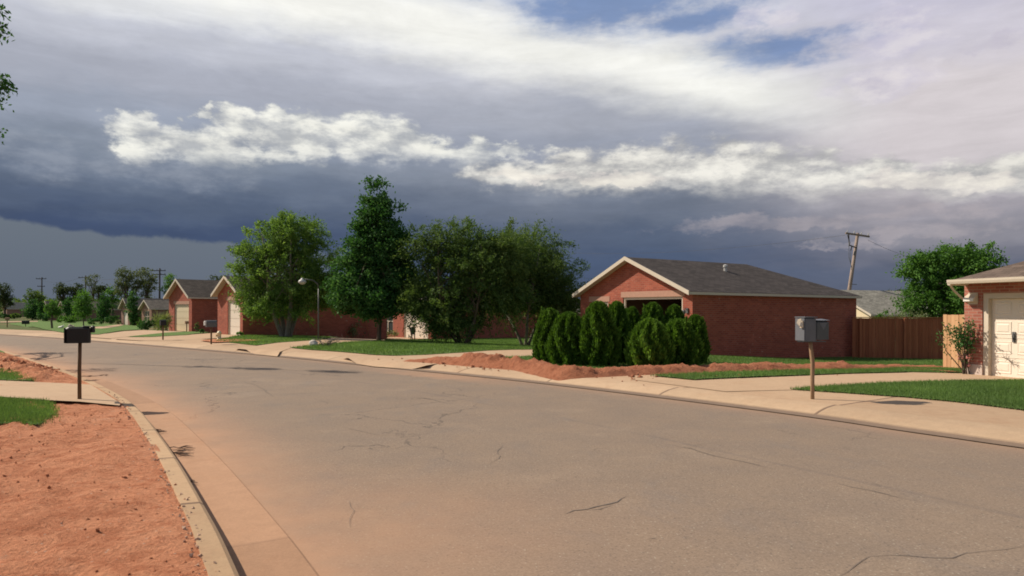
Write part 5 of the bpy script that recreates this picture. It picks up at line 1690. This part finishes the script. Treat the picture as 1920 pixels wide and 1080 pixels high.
sk_ = nt.m('ADD', nt.m('MULTIPLY_ADD', str_, .42, .79), cen(wB, .14))
sky = nt.mix(1, sky, nt.comb(sk_, sk_, sk_), 'MULTIPLY')
# thin lilac wisps, upper right
cumulus([blob(1660, 70, 110, 60), blob(1430, 30, 90, 20), blob(1650, 150, 160, 40)], lin((190, 186, 212)), lin((232, 226, 230)), 1.2, .6, None, .5)
cumulus([blob(1620, 165, 50, 14), blob(1870, 75, 70, 16)], lin((170, 167, 188)), lin((190, 184, 200)), 1.0, .9, None, .4)
# brighter air under the shelf cloud, lower left
bl = [(-200, 405), (0, 413), (110, 428), (200, 440), (330, 452), (430, 459), (640, 478), (900, 520)]
lo2, hi2 = P2(-200, 0)[0], P2(900, 0)[0]
be = nt.ramp(nt.m('DIVIDE', nt.m('SUBTRACT', U, lo2), hi2 - lo2), [((P2(x, 0)[0] - lo2) / (hi2 - lo2), P2(x, y)[1] / 8) for x, y in bl])
n3 = nt.noise(nt.comb(U, V), 1.6, 5, .55)
ed = nt.m('SUBTRACT', nt.m('ADD', V, cen(n3, .36)), nt.m('MULTIPLY', be, 8))
em = nt.m('MULTIPLY', nt.ss(ed, .045, -.05), nt.ss(U, P2(760, 0)[0], P2(480, 0)[0]))
sky = nt.mix(nt.m('MULTIPLY', em, .95), sky, nt.ramp(nt.m('DIVIDE', V, 3.0), [(0, lin((98, 107, 122))), (.5, lin((108, 117, 128))), (1, lin((120, 128, 136)))]))
# the rest of the sky, behind and overhead
rear = nt.mix(nt.ss(nt.noise(nt.scale(dirv, (1, 1, 2.2)), 1.6, 7, .6), .42, .68), nish, (.40, .41, .44, 1))
back = nt.m('MAXIMUM', nt.ss(nt.m('ABSOLUTE', az), .95, 1.5), nt.ss(el, .46, .8))
sky = nt.mix(back, sky, rear)
sky = nt.mix(nt.ss(sz, 0.0, -.03), sky, (.16, .13, .10, 1))
nt.put(bg.inputs[0], sky)
bg.inputs[1].default_value = 1.0
world.cycles.sampling_method = 'MANUAL'
world.cycles.sample_map_resolution = 512

sun = bpy.data.lights.new('sun', 'SUN')
sun.energy = 5.5; sun.angle = R(.6); sun.color = (1, .89, .74)
so = bpy.data.objects.new('sun', sun); COL.objects.link(so)
td = Vector((-.95 * math.cos(SUN_EL), .31 * math.cos(SUN_EL), math.sin(SUN_EL)))
so.rotation_euler = td.to_track_quat('Z', 'Y').to_euler()
so.location = (-20, 10, 30)

# ================================================================== CAMERA
cam = bpy.data.cameras.new('camera')
co = bpy.data.objects.new('camera', cam); COL.objects.link(co)
cam.sensor_width = 36; cam.lens = F / 1920 * 36
cam.shift_y = (HZ - 540) / 1920
cam.clip_end = 6000; cam.clip_start = .05
co.matrix_world = Matrix.Translation((0, 0, H)) @ (Matrix.Rotation(R(90), 4, 'X') @ Matrix.Rotation(ROLL, 4, 'Z'))
scene.camera = co
scene.view_settings.view_transform = 'Standard'
scene.view_settings.look = 'None'
scene.view_settings.exposure = 0
scene.view_settings.gamma = 1
scene.cycles.use_denoising = True
scene.cycles.max_bounces = 6
scene.cycles.transparent_max_bounces = 4
scene.cycles.filter_width = 1.8
